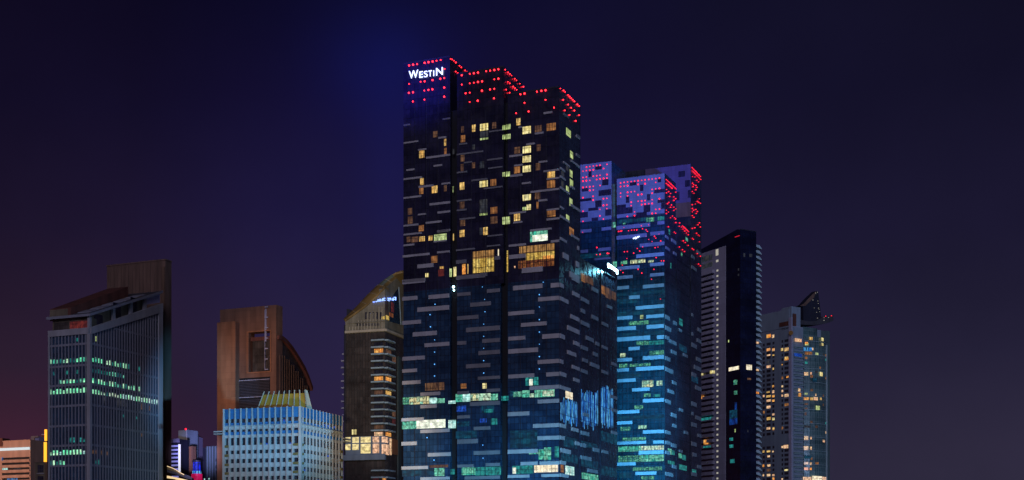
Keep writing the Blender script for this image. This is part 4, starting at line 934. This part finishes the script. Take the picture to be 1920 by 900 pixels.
# balcony strip
bs = []; k = 0; z = jz(652)
ja, jb = JR.U(1487.5), JR.U(1506)
one(T, 'balcony_recess', JR, .3, jb, 0, jz(640)-.01, -5, -.3, 'dark_pane')
while z-k*sp_ > 2:
    zz = z-k*sp_; bs.append((JR, ja, jb, zz-.25, zz, -.3, 1.0, 'white_rail')); bs.append((JR, ja+.2, jb-.2, zz+.85, zz+.98, .7, .95, 'white_rail')); bs.append((JR, ja+.2, jb-.2, zz, zz+.8, .78, .85, 'green_glass')); k += 1
many(T, 'balcony', bs)
# bowed glass front
NS = 6; fac = []
for i in range(NS+1):
    t = i/NS; x = 1506+(1549-1506)*t; u = JR.U(x); o_ = .6+3.2*math.sin(math.pi*min(1, t*.95+.02)); fac.append(JR.P(u, 0, o_)[:2])
walls = []
zcv = jz(628)
for i in range(NS):
    a, b = fac[i], fac[i+1]; W_ = Wall(a, (b[0]-a[0], b[1]-a[1])); L = math.hypot(b[0]-a[0], b[1]-a[1]); walls.append((W_, L))
    one(T, 'glass_wall', W_, 0, L, 0, zcv-(1.5 if i > 3 else 0), -8, 0, 'green_glass')
one(T, 'side_wall', JR, JR.U(1549), JR.U(1558), 0, jz(611), -14, -1.0, 'teal_wall')
one(T, 'side_wall', JR, JR.U(1532), JR.U(1549)-.05, jz(640), jz(612), -14, -.8, 'teal_wall')
one(T, 'upper_wall', JR, JR.U(1506), JR.U(1532)-.05, jz(632), jz(610), -12, .2, 'green_glass')
def onbow(k, lst, o1=.12):
    out = []
    for q in lst:
        a = px(k, q[0], q[1]); b = px(k, q[2], q[3]); c = (a[0]+b[0])/2
        i = min(NS-1, max(0, int((c-1506)/(43/NS)))); W_ = walls[i][0]
        if c < 1506: W_ = JR.off(.95)
        out.append((W_, W_.U(a[0]), W_.U(b[0]), W_.Z(c, b[1]), W_.Z(c, a[1]), -.02, o1, q[4]))
    return out
jb_ = onbow('j', [(680,305,693,325,'peach'),(682,335,698,358,'orangeroom'),(718,200,745,222,'peach'),(758,200,768,215,'peach'),(820,200,838,225,'yellow'),(715,364,750,380,'orangeroom'),(758,365,775,382,'warm'),(780,362,806,382,'peach'),(822,365,832,380,'warm'),(722,335,742,346,'cool'),(795,418,820,445,'cool'),(718,615,745,640,'peach'),(758,620,768,636,'peach'),(716,680,745,705,'peach'),(757,683,768,703,'peach'),(718,783,745,800,'peach'),(755,785,768,802,'peach'),(718,818,745,835,'orangeroom'),(755,820,768,835,'orangeroom'),(712,880,765,905,'lobbypeach'),(770,874,835,905,'creamwhite'),(838,880,860,905,'lobbypeach'),(718,42,770,60,'bluelight'),(724,68,770,88,'amber'),(655,80,703,98,'blueroom'),(720,400,745,412,'dim'),(722,430,740,440,'dim'),(722,460,735,480,'dim'),(775,240,800,262,'darkteal'),(720,545,760,560,'faint'),(722,740,765,760,'darkteal')])
jb_ += onbow('i', [(713,806,760,828,'peach'),(785,830,805,846,'orangeroom'),(815,795,838,815,'warm'),(775,868,832,893,'bluelight'),(900,800,915,822,'yellow'),(902,838,914,855,'yellow')])
for k_ in range(34):
    zz = zcv-3-3.0*random.randrange(40); i_ = random.randrange(NS); W_, L = walls[i_]
    if zz > 60: jb_.append((W_, L*.15, L*random.uniform(.4, .9), zz, zz+1.5, -.02, .1, random.choice(['dim', 'amber', 'faint', 'teal', 'peach', 'cool'])))
many(T, 'bay_window', jb_)
many(T, 'floor_band', [(W_, .02, L-.02, zz-.2, zz, .0, .22, 'white_rail') for W_, L in walls for zz in [zcv-3-9.0*q for q in range(14)] if zz > 2])
one(T, 'edge_light_column', JR, JR.U(1545), JR.U(1546.2), 0, jz(640), .4, 2.4, 'white_rail')
mb = MB(); a = px('i', 692, 768); ball(mb, JL.P(-.2, JL.Z(*a), 1.6), 1.5, 'diningyellow', 10, 7); mb.build('globe_lamp', T)
# sail
JS = JR.off(-3)
sl = [(548, 302), (598, 275), (650, 215), (700, 165), (765, 108), (790, 120), (800, 200), (815, 320), (835, 500), (600, 520), (595, 310)]
sp2 = [(JS.U(px('J', x, y)[0]), JS.Z(*px('J', x, y))) for x, y in sl]
SAIL = oneprism(T, 'roof_sail', JS, sp2, -4, 0, 'navy_wall')
dark_red = [(JS.U(px('J', x, y)[0]), JS.Z(*px('J', x, y))) for x, y in ((548, 302), (598, 275), (700, 165), (765, 108), (735, 190), (690, 235), (620, 300))]
oneprism(SAIL, 'sail_face', JS, dark_red, 0, .15, 'dark_brown_stone')
rp = [(JS.U(px('J', x, y)[0]), JS.Z(*px('J', x, y))) for x, y in ((500, 480), (640, 505), (740, 500), (850, 440), (962, 425), (965, 500), (860, 535), (720, 555), (500, 545))]
oneprism(T, 'roof_deck', JS, rp, -9, 1.5, 'dark_roof')
leds(SAIL, [('J', JS.off(.3), [(755,135),(778,125),(782,238),(788,272),(792,330),(797,345),(806,378),(768,385),(778,460),(778,495),(718,225),(738,328)])], 'sail_light', 'small_white', .27)
leds(T, [('J', JS.off(2), [(862,455),(862,490),(920,452)])], 'deck_light', 'small_white', .3)
leds(T, [('J', JS.off(2.2), [(958,430),(885,435)])], 'red_light', 'red_led', .42)

# ================================================================== small buildings on the left
T = thing('beige_block', 'low beige block with a glowing pale strip under its parapet and slatted floors', 'building', gp(56, 700))
WA = Wall(gp(57, 700), LD); az_ = lambda x, y: WA.Z(*px('a', x, y))
ue = WA.U(-40)
one(T, 'wall', WA, 0, ue, 0, az_(430, 345), -20, 0, 'beige_wall')
one(T, 'light_strip', WA, .3, WA.U(-20), az_(300, 478), az_(300, 442), 0, .4, 'pink_cyan')
ba = []
for i in range(9):
    y = 590+72*i
    ba += [(WA, .5, WA.U(4), az_(250, y+20), az_(250, y-10), -.1, .08, 'black_joint'), (WA, .3, WA.U(2), az_(250, y+52), az_(250, y+28), 0, .5, 'beige_wall')]
many(T, 'window_band', ba)
many(T, 'window', winlist('a', WA, [(35,732,110,758,'cyanwhite'),(200,732,290,752,'faint'),(100,875,250,898,'bluelight'),(25,585,45,625,'bluelight')], .14))
one(T, 'red_parapet', WA, WA.U(5.3), ue, az_(20, 430), az_(20, 312), -5, .3, 'rust_roof')
one(T, 'coping', WA, 0, WA.U(5), az_(430, 345), az_(430, 345)+.5, -20, .3, 'beige_wall')

T = thing('lilac_slab_building', 'narrow beige and lilac slab building between the beige block and the amber light strip', 'building', gp(70, 720))
WB = Wall(gp(73, 720), LD); bz = lambda x, y: WB.Z(*px('a', x, y))
one(T, 'wall', WB, WB.U(73), WB.U(66), 0, bz(500, 290), -10, 0, 'lavender_wall')
one(T, 'end_wall', WB, WB.U(66)+.02, WB.U(60), 0, bz(500, 283), -10, .8, 'beige_wall')
one(T, 'coping', WB, WB.U(73), WB.U(66)-.01, bz(500, 305), bz(500, 283), -.5, .8, 'beige_wall')
many(T, 'blind', [(WB, WB.U(70.5), WB.U(68.5), bz(510, 640), bz(510, 320), 0, .1, 'lilac_wall')])
one(T, 'base_light', WB, WB.U(72.5), WB.U(67), bz(510, 655), bz(510, 638), 0, .4, 'gold_strip')

T = thing('violet_building', 'slim violet building with an antenna box on top, right behind the amber light strip', 'building', gp(82, 760))
WV = Wall(gp(84, 760), LD); vz = lambda x, y: WV.Z(*px('a', x, y))
one(T, 'wall', WV, 0, WV.U(76), 0, vz(600, 355), -8, 0, 'lavender_wall')
one(T, 'upper_wall', WV, 0, WV.U(75), vz(600, 354), vz(600, 250), -8, -1, 'rust_roof')
one(T, 'antenna', WV, WV.U(79.5), WV.U(79), vz(600, 250), vz(600, 205), -4, -3.5, 'rust_roof')
one(T, 'light_band', WV, WV.U(82), WV.U(76), vz(600, 265), vz(600, 252), -.9, -.7, 'lilac_wall')

T = thing('amber_light_strip', 'tall burning amber vertical light strip just left of the left office tower', 'sign', gp(86, 640))
WM = Wall(gp(88.5, 640), LD); mz = lambda x, y: WM.Z(*px('a', x, y))
one(T, 'upper_tube', WM, WM.U(88.3), WM.U(85), mz(650, 350), mz(650, 190), 0, .6, 'amber_strip')
one(T, 'lower_tube', WM, WM.U(87.8), WM.U(83.7), mz(650, 645), mz(650, 368), 0, .6, 'amber_strip')
one(T, 'bracket', WM, WM.U(88.5), WM.U(85.2), mz(650, 367), mz(650, 351), -.4, .4, 'brown_stone')
one(T, 'post', WM, WM.U(88.4), WM.U(84.5), 0, mz(650, 200), -1.6, -.1, 'brown_stone')

T = thing('small_dark_block', 'small dark tan block with two tall windows at the foot of the amber light strip', 'building', gp(90, 660))
WK = Wall(gp(91, 660), LD); kz = lambda x, y: WK.Z(*px('a', x, y))
one(T, 'wall', WK, 0, WK.U(65.5), 0, kz(580, 655), -8, 0, 'tan_wall')
many(T, 'window', winlist('a', WK, [(530,690,612,795,'dark_pane'),(530,845,612,900,'dark_pane')], .1))
one(T, 'coping', WK, 0, WK.U(65.5), kz(580, 655), kz(580, 648), -8, .3, 'tan_wall')
many(T, 'sill', [(WK, WK.U(83), WK.U(69.5), kz(580, 815), kz(580, 802), 0, .4, 'grey_concrete')])

# ---- cluster between the left tower and the brown tower
T = thing('striped_light_block', 'low block with stacked blue-white light bands, just right of the brown slab', 'building', gp(332, 690))
WO = Wall(gp(336, 690), LD); RO = Wall(gp(336, 690), RD); oz = lambda x, y: WO.Z(*px('o', x, y))
one(T, 'wall', WO, 0, WO.U(312), 0, oz(200, 325), -8, 0, 'navy_wall')
one(T, 'parapet', WO, -.1, WO.U(311), oz(200, 375), oz(200, 322), -.2, .8, 'lavender_wall')
many(T, 'light_band', [(WO, .3, WO.U(312), oz(200, y+18), oz(200, y-6), 0, .5, 'lilac_strip') for y in range(418, 900, 54)])
one(T, 'light_column', WO, -.9, -.1, oz(280, 785), oz(280, 400), 0, .9, 'white_strip')
T = thing('grey_slab_building', 'plain blue-grey slab with a tiny red lamp on its top corner', 'building', gp(345, 740))
WG = Wall(gp(351, 740), LD)
one(T, 'wall', WG, 0, WG.U(334.5), 0, WG.Z(*px('o', 330, 200)), -10, 0, 'cooling_grey')
one(T, 'corner_pier', WG, -.3, .5, 0, WG.Z(*px('o', 330, 195)), -9, .4, 'blue_grey_wall')
leds(T, [('o', WG, [(365, 185)])], r=.5)
many(T, 'floor_line', [(WG, .6, WG.U(335), z, z+.15, 0, .1, 'blue_grey_wall') for z in range(10, 90, 8)])
T = thing('lavender_curved_tower', 'pale lavender tower with a rounded face, lit from below', 'building', gp(365, 760))
zt_ = 20+(HY-px('o', 450, 195)[1])/F*760
mb = MB(); n = 10; A = gp(353.5, 760); Bp = gp(374, 766)
pr = []
for i in range(n+1):
    t = i/n; x = A[0]+(Bp[0]-A[0])*t; y = A[1]+(Bp[1]-A[1])*t-5*math.sin(math.pi*t*.75); pr.append((x, y))
for i in range(n):
    a, b = pr[i], pr[i+1]; mb.face([(a[0], a[1], 0), (b[0], b[1], 0), (b[0], b[1], zt_-.35*(i+1)), (a[0], a[1], zt_-.35*i)], [(i, 0), (i+1, 0), (i+1, zt_), (i, zt_)], 'lavender_wall')
mb.face([(pr[-1][0], pr[-1][1], 0), (pr[-1][0], pr[-1][1]+12, 0), (pr[-1][0], pr[-1][1]+12, zt_-3.5), (pr[-1][0], pr[-1][1], zt_-3.5)], [(0, 0), (12, 0), (12, zt_), (0, zt_)], 'lavender_wall')
mb.face([(p[0], p[1], zt_-.35*i) for i, p in enumerate(pr)]+[(pr[-1][0], pr[-1][1]+12, zt_-3.5), (pr[0][0], pr[0][1]+12, zt_)], [(0, 0)]*(n+3), 'dark_roof')
mb.build('wall', T)
WQ = Wall(gp(358, 752), LD)
one(T, 'dark_recess', WQ, 0, WQ.U(355.5), WQ.Z(*px('o', 400, 610)), WQ.Z(*px('o', 400, 335)), -2, 0, 'navy_wall')
T = thing('brown_lit_pier', 'thin brown pier standing before the rounded lavender tower', 'tower', gp(358, 700))
WP = Wall(gp(361, 700), LD)
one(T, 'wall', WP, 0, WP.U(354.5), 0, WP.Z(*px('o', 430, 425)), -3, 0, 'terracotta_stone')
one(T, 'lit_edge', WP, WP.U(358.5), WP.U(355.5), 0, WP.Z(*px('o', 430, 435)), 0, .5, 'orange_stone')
T = thing('deep_blue_pavilion', 'small deep blue glowing drum above a magenta lit base', 'building', gp(369, 680))
c = gp(369, 680)
def drum(parent, name, c, r, z0, z1, mat, n=16, r2=None):
    mb = MB(); r2 = r2 or r
    for i in range(n):
        a, b = 2*math.pi*i/n, 2*math.pi*(i+1)/n
        mb.face([(c[0]+r*math.cos(a), c[1]+r*math.sin(a), z0), (c[0]+r*math.cos(b), c[1]+r*math.sin(b), z0), (c[0]+r2*math.cos(b), c[1]+r2*math.sin(b), z1), (c[0]+r2*math.cos(a), c[1]+r2*math.sin(a), z1)], [(i*.4, z0), (i*.4+.4, z0), (i*.4+.4, z1), (i*.4, z1)], mat)
    mb.face([(c[0]+r2*math.cos(2*math.pi*i/n), c[1]+r2*math.sin(2*math.pi*i/n), z1) for i in range(n)], [(0, 0)]*n, mat); return mb.build(name, parent)
zq = lambda y: 20+(HY-px('o', 500, y)[1])/F*680
lit('bluedrum', (8, 26, 235), (14, 60, 255), (4, 8, 90), .9, .9, 3, 1.4, .5, .35, .1)
drum(T, 'drum', c, 2.1, zq(815), zq(650), 'bluedrum', r2=1.9)
drum(T, 'drum_cap', c, 2.3, zq(649), zq(625), 'navy_wall')
drum(T, 'drum_light', c, 2.25, zq(812), zq(775), 'bluelight')
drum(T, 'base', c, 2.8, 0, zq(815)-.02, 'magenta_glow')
T = thing('teal_slab_building', 'dim teal-grey building with dark side windows, directly left of the brown tower', 'building', gp(400, 720))
WT = Wall(gp(407, 720), LD)
one(T, 'wall', WT, 0, WT.U(386), 0, WT.Z(*px('o', 700, 425)), -8, 0, 'teal_wall')
one(T, 'side_block', WT, WT.U(386)+.02, WT.U(379), 0, WT.Z(*px('o', 620, 445)), -8, -.5, 'navy_wall')
many(T, 'window', winlist('o', WT, [(775,600,795,640,'dark_pane'),(775,690,795,740,'dark_pane'),(775,770,795,810,'dark_pane'),(683,872,702,892,'cyanwhite'),(620,880,635,898,'cyanwhite')], .1))
many(T, 'pilaster', [(WT, WT.U(x)-.15, WT.U(x)+.15, 0, WT.Z(*px('o', 700, 430)), 0, .3, 'blue_grey_wall') for x in (389, 394, 399, 404)])
T = thing('curved_canopy', 'low curved canopy roof edged with golden lights beside the brown slab', 'canopy', gp(335, 600))
pts = [(100, 700), (170, 725), (230, 755), (280, 790), (340, 820), (400, 835), (450, 862)]
WN = Wall(gp(318, 600), (1, .15))
top = [(WN.U(px('o', x, y)[0]), WN.Z(*px('o', x, y))) for x, y in pts]
bot = [(WN.U(px('o', x, y)[0]), WN.Z(*px('o', x, y))) for x, y in ((100, 790), (200, 815), (300, 850), (380, 880), (450, 900))]
oneprism(T, 'roof', WN, top+bot[::-1], -10, 0, 'dark_roof')
for k in range(4):
    a, b = top[k], top[k+1]; mbb = MB(); prism(mbb, WN, [a, b, (b[0], b[1]-1.6+.25*k), (a[0], a[1]-1.6+.2*k)], 0.01, .3, 'olive_slab'); mbb.build('roof_rib', T)
    mbb = MB(); prism(mbb, WN, [a, b, (b[0], b[1]-.3), (a[0], a[1]-.3)], .31, .5, 'gold_strip'); mbb.build('edge_light', T)
low = [(WN.U(px('o', x, y)[0]), WN.Z(*px('o', x, y))) for x, y in ((100, 840), (220, 862), (340, 890), (400, 905))]
for k in range(3):
    a, b = low[k], low[k+1]; mbb = MB(); prism(mbb, WN, [a, b, (b[0], b[1]-.9), (a[0], a[1]-1.1)], .31, .8, 'gold_strip'); mbb.build('lower_light', T)
one(T, 'wall', WN, low[0][0], low[3][0]+2, 0, low[3][1]-1.2, -8, -.5, 'navy_wall')

# origin of every composite thing sits at its base: shift the empties there and keep the parts in place
for o in list(bpy.data.objects):
    if '_base' in o.keys():
        b = o['_base']; v = Vector((b[0], b[1], 0)); del o['_base']
        o.location = v
        for ch in o.children: ch.location = ch.location-v
